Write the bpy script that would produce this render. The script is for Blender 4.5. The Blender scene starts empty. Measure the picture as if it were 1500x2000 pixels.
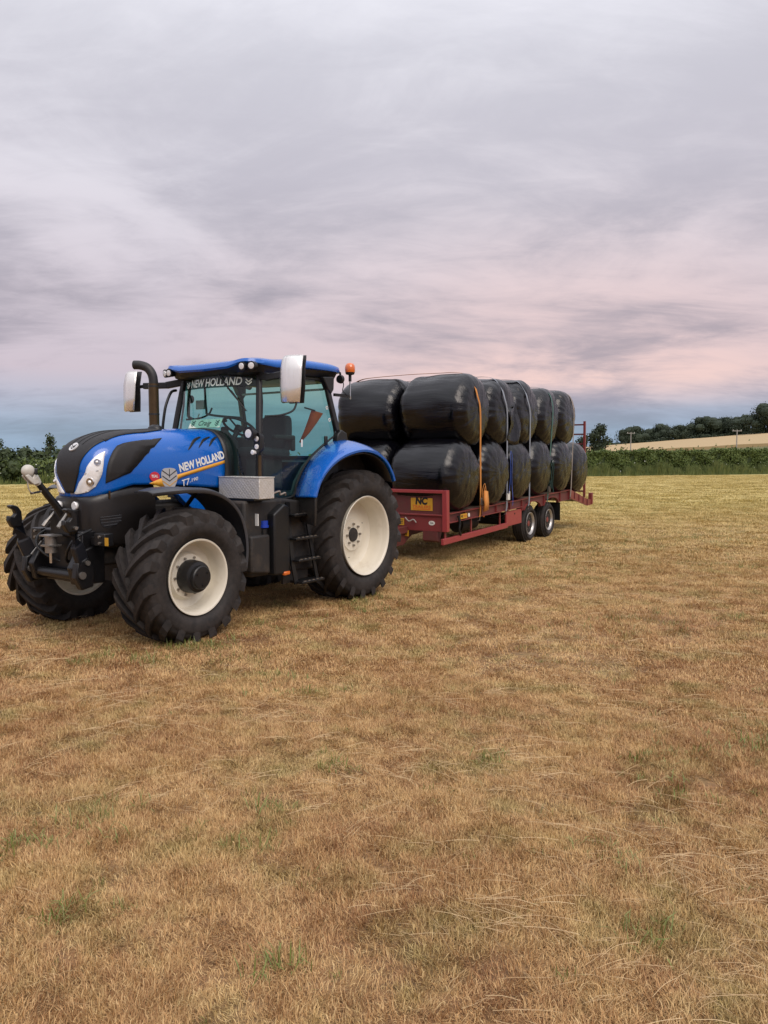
import bpy, bmesh, math, random
import numpy as np
from mathutils import Vector, Matrix, noise as mnoise

R = math.radians
PI = math.pi
random.seed(7)
rng = np.random.default_rng(11)
scene = bpy.context.scene
COL = scene.collection

# ------------------------------------------------------------------ camera
CAM_H = 1.809
cam_d = bpy.data.cameras.new('camera')
cam_d.sensor_fit = 'VERTICAL'
cam_d.sensor_height = 36.0
cam_d.lens = 1439.6 / 2000 * 36.0
cam_d.clip_end = 3000
cam = bpy.data.objects.new('camera', cam_d)
COL.objects.link(cam)
cam.location = (0, 0, CAM_H)
cam.rotation_euler = (R(90 - 4.234), 0, 0)
scene.camera = cam

scene.view_settings.view_transform = 'Standard'
scene.view_settings.look = 'None'
scene.view_settings.exposure = 0.35
scene.view_settings.gamma = 1.0
scene.view_settings.use_curve_mapping = False
scene.cycles.max_bounces = 6
scene.cycles.diffuse_bounces = 3
scene.cycles.glossy_bounces = 3
scene.cycles.transmission_bounces = 4
scene.cycles.transparent_max_bounces = 16
scene.cycles.use_denoising = True


def lin(r, g, b):
    def f(c):
        c /= 255.0
        return c / 12.92 if c <= 0.04045 else ((c + 0.055) / 1.055) ** 2.4
    return (f(r), f(g), f(b), 1.0)


class NT:
    """small helper for node trees"""
    def __init__(self, tree):
        self.t = tree
        self.n = tree.nodes
        self.l = tree.links

    def add(self, kind, **kw):
        n = self.n.new(kind)
        for k, v in kw.items():
            if k == 'inp':
                for a, b in v.items():
                    if isinstance(b, bpy.types.NodeSocket):
                        self.l.new(b, n.inputs[a])
                    else:
                        n.inputs[a].default_value = b
            else:
                setattr(n, k, v)
        return n

    def math(self, op, a, b=None, c=None, clamp=False):
        n = self.n.new('ShaderNodeMath')
        n.operation = op
        n.use_clamp = clamp
        for i, v in enumerate((a, b, c)):
            if v is None:
                continue
            if isinstance(v, bpy.types.NodeSocket):
                self.l.new(v, n.inputs[i])
            else:
                n.inputs[i].default_value = v
        return n.outputs[0]

    def mix(self, fac, a, b, blend='MIX'):
        n = self.n.new('ShaderNodeMix')
        n.data_type = 'RGBA'
        n.blend_type = blend
        n.clamp_factor = True
        for i, v in ((0, fac), (6, a), (7, b)):
            if isinstance(v, bpy.types.NodeSocket):
                self.l.new(v, n.inputs[i])
            else:
                n.inputs[i].default_value = v
        return n.outputs[2]

    def ramp(self, fac, stops, interp='LINEAR'):
        n = self.n.new('ShaderNodeValToRGB')
        n.color_ramp.interpolation = interp
        e = n.color_ramp.elements
        while len(e) < len(stops):
            e.new(0.5)
        for el, (p, c) in zip(e, stops):
            el.position = p
            el.color = c if len(c) == 4 else (*c, 1)
        self.l.new(fac, n.inputs[0])
        return n.outputs[0]

    def noise(self, vec, scale, detail=4, rough=0.55, dist=0.0, dim='3D'):
        n = self.n.new('ShaderNodeTexNoise')
        n.noise_dimensions = dim
        n.inputs['Scale'].default_value = scale
        n.inputs['Detail'].default_value = detail
        n.inputs['Roughness'].default_value = rough
        n.inputs['Distortion'].default_value = dist
        if vec is not None:
            self.l.new(vec, n.inputs['Vector'])
        return n.outputs['Fac']

    def mapping(self, vec, scale=(1, 1, 1), loc=(0, 0, 0), rot=(0, 0, 0)):
        n = self.n.new('ShaderNodeMapping')
        n.inputs['Scale'].default_value = scale
        n.inputs['Location'].default_value = loc
        n.inputs['Rotation'].default_value = rot
        self.l.new(vec, n.inputs['Vector'])
        return n.outputs[0]


# ------------------------------------------------------------------ sky
SUN_EL, SUN_AZ = R(46), R(150)      # azimuth from +Y towards +X: behind the camera, to its right
world = bpy.data.worlds.new('World')
scene.world = world
world.use_nodes = True
world.cycles.sampling_method = 'MANUAL'
world.cycles.sample_map_resolution = 512
wt = NT(world.node_tree)
wt.n.clear()
w_out = wt.add('ShaderNodeOutputWorld')
w_bg = wt.add('ShaderNodeBackground')
w_bg.inputs['Strength'].default_value = 0.1
wt.l.new(w_bg.outputs[0], w_out.inputs[0])
nish = wt.add('ShaderNodeTexSky')
nish.sky_type = 'NISHITA'
nish.sun_disc = False
nish.sun_elevation = SUN_EL
nish.sun_rotation = SUN_AZ
tc = wt.add('ShaderNodeTexCoord')
sep = wt.add('ShaderNodeSeparateXYZ')
wt.l.new(tc.outputs['Generated'], sep.inputs[0])
sx, sy, sz = sep.outputs
zc = wt.math('MAXIMUM', sz, 0.0)
den = wt.math('ADD', zc, 0.20)
px = wt.math('DIVIDE', sx, den)
py = wt.math('DIVIDE', sy, den)
comb = wt.add('ShaderNodeCombineXYZ', inp={0: px, 1: py, 2: 0.0})
pv = comb.outputs[0]
n_big = wt.noise(wt.mapping(pv, (0.85, 1.0, 1), (3.3, 1.2, 0), (0, 0, R(-5))), 0.85, 4, 0.5, 0.6)
n_mid = wt.noise(wt.mapping(pv, (0.75, 1.1, 1), (8.1, 4.7, 0), (0, 0, R(10))), 2.1, 6, 0.62, 0.7)
n_fin = wt.noise(wt.mapping(pv, (0.60, 1.3, 1), (1.7, 9.3, 0), (0, 0, R(-6))), 6.5, 6, 0.66, 0.6)
dens = wt.math('ADD', wt.math('MULTIPLY', n_big, 0.54), wt.math('ADD', wt.math('MULTIPLY', n_mid, 0.31), wt.math('MULTIPLY', n_fin, 0.15)))
dens = wt.math('MULTIPLY', wt.math('SUBTRACT', dens, 0.39), 4.8, clamp=True)
dens = wt.ramp(dens, [(0, (0, 0, 0)), (1, (1, 1, 1))], 'EASE')
elev = wt.math('DIVIDE', zc, 0.55, clamp=True)
c_light = wt.ramp(elev, [(0.0, lin(132, 156, 180)), (0.07, lin(142, 160, 184)), (0.14, lin(168, 168, 184)),
                         (0.20, lin(188, 174, 183)), (0.36, lin(196, 185, 192)), (0.62, lin(209, 205, 212)),
                         (1.0, lin(217, 217, 224))])
c_dark = wt.ramp(elev, [(0.0, lin(116, 138, 160)), (0.07, lin(124, 138, 158)), (0.14, lin(138, 136, 153)),
                        (0.20, lin(146, 137, 148)), (0.36, lin(153, 145, 154)), (0.62, lin(180, 176, 185)),
                        (1.0, lin(199, 199, 207))])
cloud = wt.mix(dens, c_light, c_dark)
# afterglow: warm light under the cloud deck around one azimuth
dotp = wt.math('ADD', wt.math('MULTIPLY', sx, math.sin(R(14))), wt.math('MULTIPLY', sy, math.cos(R(14))))
glow_az = wt.ramp(dotp, [(0.84, (0, 0, 0)), (0.95, (0.42, 0.42, 0.42)), (1.0, (1, 1, 1))])
glow_el = wt.ramp(elev, [(0.11, (0, 0, 0)), (0.18, (1, 1, 1)), (0.30, (0.60, 0.60, 0.60)), (0.60, (0.22, 0.22, 0.22)), (0.85, (0.0, 0.0, 0.0))])
thin = wt.math('SUBTRACT', 1.0, wt.math('MULTIPLY', dens, 0.82))
glow = wt.math('MULTIPLY', wt.math('MULTIPLY', glow_az, glow_el), thin)
cloud = wt.mix(wt.math('MULTIPLY', glow, 0.95), cloud, lin(234, 196, 184))
cover = 0.93
# an overcast sky is brighter overhead than low down
over = wt.math('ADD', 1.0, wt.math('MULTIPLY', wt.math('SUBTRACT', zc, 0.45, clamp=True), 1.3))
cloud = wt.mix(1.0, cloud, wt.add('ShaderNodeCombineXYZ', inp={0: over, 1: over, 2: over}).outputs[0], 'MULTIPLY')
sky_col = wt.mix(cover, nish.outputs[0], wt.mix(1.0, cloud, (10.0, 10.0, 10.0, 1), 'MULTIPLY'))
wt.l.new(sky_col, w_bg.inputs['Color'])

sun_d = bpy.data.lights.new('sun', 'SUN')
sun_d.energy = 1.5
sun_d.angle = R(40)
sun_d.color = (1.0, 0.88, 0.78)
sun = bpy.data.objects.new('sun', sun_d)
COL.objects.link(sun)
sdir = Vector((math.sin(SUN_AZ) * math.cos(SUN_EL), math.cos(SUN_AZ) * math.cos(SUN_EL), math.sin(SUN_EL)))
sun.rotation_euler = sdir.to_track_quat('Z', 'Y').to_euler()
sun.location = sdir * 60

# ------------------------------------------------------------------ materials
MATS = {}


def mat(name):
    m = bpy.data.materials.new(name)
    m.use_nodes = True
    t = NT(m.node_tree)
    t.n.clear()
    out = t.add('ShaderNodeOutputMaterial')
    MATS[name] = m
    return m, t, out


def principled(t, out, **kw):
    b = t.add('ShaderNodeBsdfPrincipled')
    for k, v in kw.items():
        k = k.replace('_', ' ')
        if isinstance(v, bpy.types.NodeSocket):
            t.l.new(v, b.inputs[k])
        else:
            b.inputs[k].default_value = v
    t.l.new(b.outputs[0], out.inputs[0])
    return b


def bump(t, height, strength, dist=0.01):
    n = t.add('ShaderNodeBump')
    n.inputs['Strength'].default_value = strength
    n.inputs['Distance'].default_value = dist
    t.l.new(height, n.inputs['Height'])
    return n.outputs[0]


def simple(name, col, rough=0.5, metal=0.0, dirt=0.0, dirtcol=(0.16, 0.11, 0.07, 1), scale=7.0, coat=0.0, bmp=0.0, spec=0.5, bscale=60):
    """painted or moulded surface with uneven wear"""
    m, t, out = mat(name)
    co = t.add('ShaderNodeTexCoord').outputs['Object']
    base = (*col[:3], 1)
    n1 = t.noise(co, scale, 6, 0.62)
    n2 = t.noise(co, scale * 5.3, 4, 0.6)
    c = t.mix(t.math('MULTIPLY', n1, 0.35), base, (col[0] * 0.62, col[1] * 0.62, col[2] * 0.64, 1))
    if dirt > 0:
        f = t.math('MULTIPLY', t.math('SUBTRACT', t.math('ADD', t.math('MULTIPLY', n1, 0.7), t.math('MULTIPLY', n2, 0.3)), 0.62 - dirt * 0.35), 3.2, clamp=True)
        f = t.math('MULTIPLY', f, min(1.0, 0.35 + dirt))
        c = t.mix(f, c, dirtcol)
    r = t.math('ADD', t.math('MULTIPLY', t.math('SUBTRACT', n2, 0.5), 0.25), rough, clamp=True)
    kw = dict(Base_Color=c, Roughness=r, Metallic=metal, Coat_Weight=coat, Coat_Roughness=0.06)
    b = principled(t, out, **kw)
    b.inputs['Specular IOR Level'].default_value = spec
    if bmp > 0:
        t.l.new(bump(t, t.noise(co, bscale, 4, 0.6), bmp, 0.004), b.inputs['Normal'])
    return m


simple('blue_paint', (0.0, 0.118, 0.52), 0.26, coat=0.5, dirt=0.10, dirtcol=(0.035, 0.12, 0.33, 1), scale=3.0)
simple('black_plastic', (0.009, 0.0095, 0.0105), 0.42, dirt=0.10, dirtcol=(0.07, 0.055, 0.045, 1))
simple('black_dusty', (0.022, 0.020, 0.019), 0.62, dirt=0.35, dirtcol=(0.11, 0.08, 0.055, 1), scale=5)
simple('brown_dark_panel', (0.013, 0.011, 0.0105), 0.36, dirt=0.15, dirtcol=(0.09, 0.07, 0.05, 1), scale=5)
simple('grille_black', (0.011, 0.0095, 0.0095), 0.55, bmp=0.35, bscale=210, dirt=0.12, dirtcol=(0.06, 0.045, 0.035, 1))
simple('fender_grey', (0.055, 0.058, 0.066), 0.42, dirt=0.2, dirtcol=(0.13, 0.10, 0.075, 1))
simple('black_metal', (0.006, 0.006, 0.007), 0.38, dirt=0.18, dirtcol=(0.05, 0.04, 0.03, 1), scale=9)
simple('linkage_paint', (0.012, 0.013, 0.017), 0.34, dirt=0.15, dirtcol=(0.06, 0.05, 0.04, 1), scale=9)
simple('worn_steel', (0.36, 0.34, 0.31), 0.38, metal=0.85, dirt=0.3, dirtcol=(0.12, 0.08, 0.05, 1), scale=14)
simple('bright_steel', (0.72, 0.71, 0.69), 0.2, metal=1.0, scale=9)
simple('hook_grey', (0.58, 0.56, 0.50), 0.45, metal=0.0, dirt=0.25, dirtcol=(0.22, 0.17, 0.12, 1), scale=18)
simple('cream_rim', (0.76, 0.71, 0.59), 0.38, dirt=0.2, dirtcol=(0.40, 0.30, 0.19, 1), scale=4, coat=0.2)
simple('silver_rim', (0.56, 0.54, 0.51), 0.36, metal=0.7, dirt=0.3, dirtcol=(0.2, 0.12, 0.09, 1), scale=8)
simple('red_paint', (0.22, 0.036, 0.036), 0.45, dirt=0.30, dirtcol=(0.13, 0.055, 0.04, 1), scale=4.0, coat=0.15)
simple('red_dark', (0.135, 0.030, 0.029), 0.55, dirt=0.45, dirtcol=(0.085, 0.045, 0.032, 1), scale=3.5)  # darker, dirtier red for the recessed panel, chassis and minor parts
simple('red_bright', (0.34, 0.046, 0.050), 0.42, dirt=0.15, dirtcol=(0.2, 0.05, 0.04, 1), scale=4.0, coat=0.2)
simple('deck_timber', (0.14, 0.10, 0.07), 0.75, dirt=0.4, scale=6)
simple('white_paint', (0.78, 0.78, 0.76), 0.45, scale=12)
simple('sign_white', (0.8, 0.79, 0.72), 0.5, scale=12)
simple('mint_card', (0.80, 0.90, 0.80), 0.6, scale=12)
simple('ink_dark', (0.012, 0.012, 0.014), 0.5)
simple('ink_green', (0.03, 0.10, 0.10), 0.5)
simple('sign_yellow', (0.62, 0.33, 0.025), 0.5, dirt=0.2, dirtcol=(0.3, 0.13, 0.03, 1), scale=11)
simple('sign_orange', (0.62, 0.12, 0.02), 0.5, scale=11)
simple('stripe_gold', (0.75, 0.36, 0.035), 0.42, scale=9)
simple('badge_red', (0.62, 0.03, 0.05), 0.45)
simple('emblem_grey', (0.50, 0.50, 0.51), 0.34, metal=0.2)
simple('badge_silver', (0.80, 0.80, 0.80), 0.3, metal=0.2)
simple('emblem_gold', (0.62, 0.34, 0.08), 0.42)
simple('cap_blue', (0.01, 0.05, 0.42), 0.45, scale=20)
simple('seat_cloth', (0.028, 0.032, 0.045), 0.8, bmp=0.3, bscale=160)
simple('interior_grey', (0.075, 0.08, 0.085), 0.7)
simple('interior_dark', (0.02, 0.022, 0.025), 0.7)
simple('strap_orange', (0.62, 0.25, 0.05), 0.7, scale=20)
simple('strap_blue', (0.05, 0.11, 0.46), 0.7, scale=20)
simple('strap_grey', (0.26, 0.29, 0.34), 0.7, scale=20)
simple('strap_green', (0.06, 0.15, 0.13), 0.7, scale=20)
simple('strap_brown', (0.30, 0.26, 0.23), 0.75, scale=20)
simple('exhaust_dark', (0.02, 0.019, 0.019), 0.5, dirt=0.2)
simple('wood_pole', (0.36, 0.33, 0.30), 0.85, scale=4)
simple('bark', (0.05, 0.04, 0.03), 0.9, scale=4)
simple('exhaust_bronze', (0.115, 0.075, 0.038), 0.32, metal=0.75, dirt=0.3, dirtcol=(0.04, 0.028, 0.02, 1), scale=8)

m, t, out = mat('orange_cloth')         # thin cloth, glows when lit from behind
co = t.add('ShaderNodeTexCoord').outputs['Object']
oc_ = t.mix(t.noise(co, 9, 4), (0.95, 0.21, 0.05, 1), (0.85, 0.16, 0.04, 1))
d1 = t.add('ShaderNodeBsdfDiffuse', inp={0: oc_})
d2 = t.add('ShaderNodeBsdfTranslucent', inp={0: oc_})
mx = t.add('ShaderNodeMixShader', inp={0: 0.6})
t.l.new(d1.outputs[0], mx.inputs[1])
t.l.new(d2.outputs[0], mx.inputs[2])
t.l.new(mx.outputs[0], out.inputs[0])
m, t, out = mat('chrome')
principled(t, out, Base_Color=(0.86, 0.85, 0.84, 1), Metallic=1.0, Roughness=0.13)

m, t, out = mat('mirror_sheet')          # brushed stainless back plate, streaky
co = t.add('ShaderNodeTexCoord').outputs['Object']
s1 = t.noise(t.mapping(co, (9, 26, 0.6)), 1.0, 4, 0.6)
principled(t, out, Base_Color=t.mix(s1, (0.97, 0.95, 0.93, 1), (0.86, 0.82, 0.76, 1)), Metallic=0.75, Roughness=0.24,
           Normal=bump(t, s1, 0.4, 0.02))

m, t, out = mat('lamp_glass')
co = t.add('ShaderNodeTexCoord').outputs['Object']
principled(t, out, Base_Color=(0.90, 0.90, 0.90, 1), Metallic=0.1, Roughness=0.16, Coat_Weight=1.0, Coat_Roughness=0.03,
           Normal=bump(t, t.noise(co, 45, 3, 0.5), 0.5, 0.006))
m, t, out = mat('lamp_reflector')
principled(t, out, Base_Color=(0.85, 0.86, 0.88, 1), Metallic=1.0, Roughness=0.12)
m, t, out = mat('amber_lens')
principled(t, out, Base_Color=(0.80, 0.17, 0.02, 1), Roughness=0.12, Coat_Weight=1.0, Transmission_Weight=0.15)
m, t, out = mat('red_lens')
principled(t, out, Base_Color=(0.55, 0.02, 0.02, 1), Roughness=0.15, Coat_Weight=1.0)

m, t, out = mat('cab_glass')             # green-tinted safety glass
tr = t.add('ShaderNodeBsdfTransparent', inp={0: (0.56, 0.80, 0.755, 1)})
gl = t.add('ShaderNodeBsdfGlossy', inp={0: (1, 1, 1, 1), 'Roughness': 0.02})
geo = t.add('ShaderNodeNewGeometry')
dt = t.add('ShaderNodeVectorMath', operation='DOT_PRODUCT')
t.l.new(geo.outputs['Normal'], dt.inputs[0])
t.l.new(geo.outputs['Incoming'], dt.inputs[1])
cosv = t.math('ABSOLUTE', dt.outputs['Value'])
fres = t.math('ADD', 0.045, t.math('MULTIPLY', t.math('POWER', t.math('SUBTRACT', 1.0, cosv), 5.0), 0.9))
mx = t.add('ShaderNodeMixShader')
t.l.new(fres, mx.inputs[0])
t.l.new(tr.outputs[0], mx.inputs[1])
t.l.new(gl.outputs[0], mx.inputs[2])
t.l.new(mx.outputs[0], out.inputs[0])
m, t, out = mat('sun_strip')             # dark printed film along the top of the windscreen
tr = t.add('ShaderNodeBsdfTransparent', inp={0: (0.05, 0.11, 0.10, 1)})
gl = t.add('ShaderNodeBsdfGlossy', inp={0: (0.5, 0.5, 0.5, 1), 'Roughness': 0.15})
mx = t.add('ShaderNodeMixShader', inp={0: 0.08})
t.l.new(tr.outputs[0], mx.inputs[1])
t.l.new(gl.outputs[0], mx.inputs[2])
t.l.new(mx.outputs[0], out.inputs[0])

m, t, out = mat('tyre_rubber')
co = t.add('ShaderNodeTexCoord').outputs['Object']
n1 = t.noise(co, 3.5, 6, 0.65)
n2 = t.noise(co, 22, 5, 0.65)
f = t.math('MULTIPLY', t.math('SUBTRACT', t.math('ADD', t.math('MULTIPLY', n1, 0.6), t.math('MULTIPLY', n2, 0.4)), 0.36), 2.4, clamp=True)
c = t.mix(f, (0.012, 0.011, 0.011, 1), (0.058, 0.048, 0.043, 1))
b = principled(t, out, Base_Color=c, Roughness=0.72, Normal=bump(t, n2, 0.3, 0.006))
b.inputs['Specular IOR Level'].default_value = 0.35

m, t, out = mat('chequer_plate')         # raised bar tread plate
co = t.add('ShaderNodeTexCoord').outputs['Object']
rows = []
for a, off in ((45, 0.0), (-45, 0.5)):
    mp = t.mapping(co, (26, 26, 26), (off, off, off), (0, 0, 0))
    wv = t.add('ShaderNodeTexWave', wave_type='BANDS', bands_direction='DIAGONAL', inp={'Scale': 0.55 if a > 0 else 0.5, 'Distortion': 0.0})
    mp2 = t.mapping(co, (26, 26, 26 if a > 0 else -26))
    t.l.new(mp2, wv.inputs['Vector'])
    rows.append(wv.outputs['Fac'])
chk = t.add('ShaderNodeTexChecker', inp={'Scale': 30.0})
t.l.new(co, chk.inputs['Vector'])
hgt = t.mix(chk.outputs['Fac'], rows[0], rows[1])
n1 = t.noise(co, 9, 5, 0.6)
principled(t, out, Base_Color=t.mix(n1, (0.72, 0.70, 0.66, 1), (0.55, 0.52, 0.47, 1)), Metallic=0.45,
           Roughness=t.math('ADD', 0.30, t.math('MULTIPLY', n1, 0.3)), Normal=bump(t, hgt, 0.45, 0.005))

m, t, out = mat('bale_film')             # black stretch wrap pulled tight, folds along the pull
co = t.add('ShaderNodeTexCoord').outputs['Object']
oi = t.add('ShaderNodeObjectInfo').outputs['Random']
offs = t.add('ShaderNodeVectorMath', operation='ADD')
t.l.new(co, offs.inputs[0])
cx = t.add('ShaderNodeCombineXYZ', inp={0: t.math('MULTIPLY', oi, 31.0), 1: t.math('MULTIPLY', oi, 17.0), 2: oi})
t.l.new(cx.outputs[0], offs.inputs[1])
v = offs.outputs[0]
f1 = t.noise(t.mapping(v, (9, 0.9, 9)), 1.6, 6, 0.62, 0.6)
f2 = t.noise(t.mapping(v, (30, 2.2, 30)), 1.5, 5, 0.6, 0.8)
f3 = t.noise(v, 6, 4, 0.6, 0.5)
f4 = t.noise(t.mapping(v, (13, 0.8, 3.2), (0, 0, 0), (0, R(24), 0)), 1.0, 4, 0.55, 0.9)
hh = t.math('ADD', t.math('MULTIPLY', f4, 0.9), t.math('ADD', t.math('MULTIPLY', f1, 0.55), t.math('ADD', t.math('MULTIPLY', f2, 0.34), t.math('MULTIPLY', f3, 0.25))))
dust = t.math('MULTIPLY', t.math('SUBTRACT', t.noise(v, 2.2, 5, 0.65), 0.5), 3.0, clamp=True)
b = principled(t, out, Base_Color=t.mix(dust, (0.002, 0.002, 0.0035, 1), (0.007, 0.0065, 0.0065, 1)),
               Roughness=t.math('ADD', 0.07, t.math('MULTIPLY', f3, 0.12)), Normal=bump(t, hh, 0.42, 0.022))
b.inputs['Specular IOR Level'].default_value = 0.5


def leaf_mat(name, c1, c2, c3, scale=0.8, rough=0.6):
    m, t, out = mat(name)
    geo = t.add('ShaderNodeNewGeometry')
    pos = geo.outputs['Position']
    isl = geo.outputs['Random Per Island']
    n1 = t.noise(pos, scale, 4, 0.6)
    c = t.mix(isl, c1, c2)
    c = t.mix(t.math('MULTIPLY', t.math('SUBTRACT', n1, 0.42), 4, clamp=True), c, c3)
    b = principled(t, out, Base_Color=c, Roughness=rough)
    b.inputs['Specular IOR Level'].default_value = 0.25
    return m


leaf_mat('hedge_leaf', (0.046, 0.078, 0.018, 1), (0.125, 0.160, 0.042, 1), (0.090, 0.125, 0.032, 1), 0.9)
leaf_mat('weed_leaf', (0.060, 0.095, 0.024, 1), (0.17, 0.185, 0.060, 1), (0.085, 0.115, 0.035, 1), 0.9)
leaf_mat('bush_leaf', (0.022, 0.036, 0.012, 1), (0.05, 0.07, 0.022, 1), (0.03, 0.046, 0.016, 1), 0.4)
leaf_mat('tree_leaf', (0.022, 0.034, 0.020, 1), (0.042, 0.058, 0.032, 1), (0.028, 0.042, 0.024, 1), 0.12)
leaf_mat('willow_leaf', (0.035, 0.055, 0.022, 1), (0.07, 0.09, 0.04, 1), (0.05, 0.075, 0.03, 1), 0.3)
leaf_mat('cow_parsley', (0.40, 0.42, 0.33, 1), (0.30, 0.33, 0.25, 1), (0.4, 0.42, 0.33, 1), 1)


def field_colour(t, pos):
    """colour of the mown aftermath by place: straw, rusty thatch, patches of new green"""
    p1 = t.noise(pos, 0.55, 5, 0.62)
    p2 = t.noise(t.mapping(pos, (1, 1, 1), (13, 7, 0)), 1.7, 5, 0.65)
    p3 = t.noise(t.mapping(pos, (1, 1, 1), (4, 29, 0)), 7.0, 4, 0.65)
    p4 = t.noise(t.mapping(pos, (0.16, 1.5, 1), (0, 0, 0), (0, 0, R(-9))), 0.9, 4, 0.6)
    straw = t.mix(p3, (0.69, 0.47, 0.20, 1), (0.56, 0.325, 0.14, 1))
    rust = t.mix(p3, (0.49, 0.225, 0.088, 1), (0.26, 0.115, 0.048, 1))
    f = t.math('ADD', t.math('MULTIPLY', p1, 0.36), t.math('ADD', t.math('MULTIPLY', p2, 0.36), t.math('MULTIPLY', p3, 0.28)))
    f = t.math('MULTIPLY', t.math('SUBTRACT', f, 0.40), 5.5, clamp=True)
    sepn = t.add('ShaderNodeSeparateXYZ')
    t.l.new(pos, sepn.inputs[0])
    # the far half of the field is coloured paler, yellower and more uniform
    far = t.math('MULTIPLY', t.math('SUBTRACT', sepn.outputs[1], 8.0), 1 / 20.0, clamp=True)
    f = t.math('MULTIPLY', f, t.math('SUBTRACT', 1.0, t.math('MULTIPLY', far, 0.7)))
    c = t.mix(t.math('MULTIPLY', f, 0.9), straw, rust)
    c = t.mix(t.math('MULTIPLY', far, 0.75), c, t.mix(p4, (0.70, 0.62, 0.22, 1), (0.42, 0.385, 0.12, 1)))
    g = t.math('MULTIPLY', t.math('SUBTRACT', t.noise(t.mapping(pos, (1, 1, 1), (41, 3, 0)), 1.7, 6, 0.72), 0.495), 6.0, clamp=True)
    c = t.mix(t.math('MULTIPLY', g, 0.66), c, (0.25, 0.235, 0.058, 1))
    return c, p2, p3


m, t, out = mat('field_soil')
pos = t.add('ShaderNodeNewGeometry').outputs['Position']
c, p2, p3 = field_colour(t, pos)
fine = t.noise(pos, 26, 5, 0.7)
fine2 = t.noise(t.mapping(pos, (1.0, 4.0, 1), (0, 0, 0), (0, 0, R(-9))), 3.0, 5, 0.65)
sepn = t.add('ShaderNodeSeparateXYZ')
t.l.new(pos, sepn.inputs[0])
nearness = t.math('SUBTRACT', 1.0, t.math('MULTIPLY', t.math('SUBTRACT', sepn.outputs[1], 6.0), 1 / 30.0, clamp=True))
thatch = t.mix(t.math('MULTIPLY', t.math('SUBTRACT', fine, 0.35), 2.0, clamp=True), (0.085, 0.047, 0.026, 1), c)
c2 = t.mix(t.math('MULTIPLY', nearness, 0.75), t.mix(t.math('MULTIPLY', fine2, 0.55), c, (0.22, 0.165, 0.07, 1)), thatch)
beyond = t.math('MULTIPLY', t.math('SUBTRACT', sepn.outputs[1], 95.0), 0.02, clamp=True)
c2 = t.mix(beyond, c2, (0.135, 0.125, 0.045, 1))
principled(t, out, Base_Color=c2, Roughness=0.9, Normal=bump(t, t.math('ADD', fine, t.math('MULTIPLY', fine2, 1.5)), 0.6, 0.04))

m, t, out = mat('grass_blade')
pos = t.add('ShaderNodeNewGeometry').outputs['Position']
rnd = t.add('ShaderNodeNewGeometry').outputs['Random Per Island']
oi = t.add('ShaderNodeObjectInfo').outputs['Random']
c, p2, p3 = field_colour(t, pos)
sp = t.math('POWER', rnd, 2.2)
c = t.mix(t.math('MULTIPLY', sp, 0.6), c, (0.78, 0.60, 0.31, 1))
c = t.mix(t.math('MULTIPLY', t.math('LESS_THAN', rnd, 0.34), 0.40), c, (0.15, 0.078, 0.038, 1))
b = principled(t, out, Base_Color=c, Roughness=0.65)
b.inputs['Specular IOR Level'].default_value = 0.3
m, t, out = mat('green_blade')
rnd = t.add('ShaderNodeNewGeometry').outputs['Random Per Island']
oi = t.add('ShaderNodeObjectInfo').outputs['Random']
c = t.mix(rnd, (0.070, 0.120, 0.016, 1), (0.18, 0.215, 0.042, 1))
c = t.mix(t.math('MULTIPLY', oi, 0.4), c, (0.26, 0.20, 0.08, 1))
b = principled(t, out, Base_Color=c, Roughness=0.5)
m, t, out = mat('straw_stem')
rnd = t.add('ShaderNodeNewGeometry').outputs['Random Per Island']
c = t.mix(rnd, (0.70, 0.53, 0.30, 1), (0.40, 0.26, 0.13, 1))
principled(t, out, Base_Color=c, Roughness=0.55)

m, t, out = mat('wheat')
pos = t.add('ShaderNodeNewGeometry').outputs['Position']
n1 = t.noise(pos, 0.03, 4, 0.6)
n2 = t.noise(t.mapping(pos, (0.3, 1, 1)), 0.5, 4, 0.6)
c = t.mix(n1, (0.50, 0.36, 0.19, 1), (0.42, 0.31, 0.16, 1))
c = t.mix(t.math('MULTIPLY', n2, 0.4), c, (0.34, 0.25, 0.12, 1))
principled(t, out, Base_Color=c, Roughness=0.9)


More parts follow.
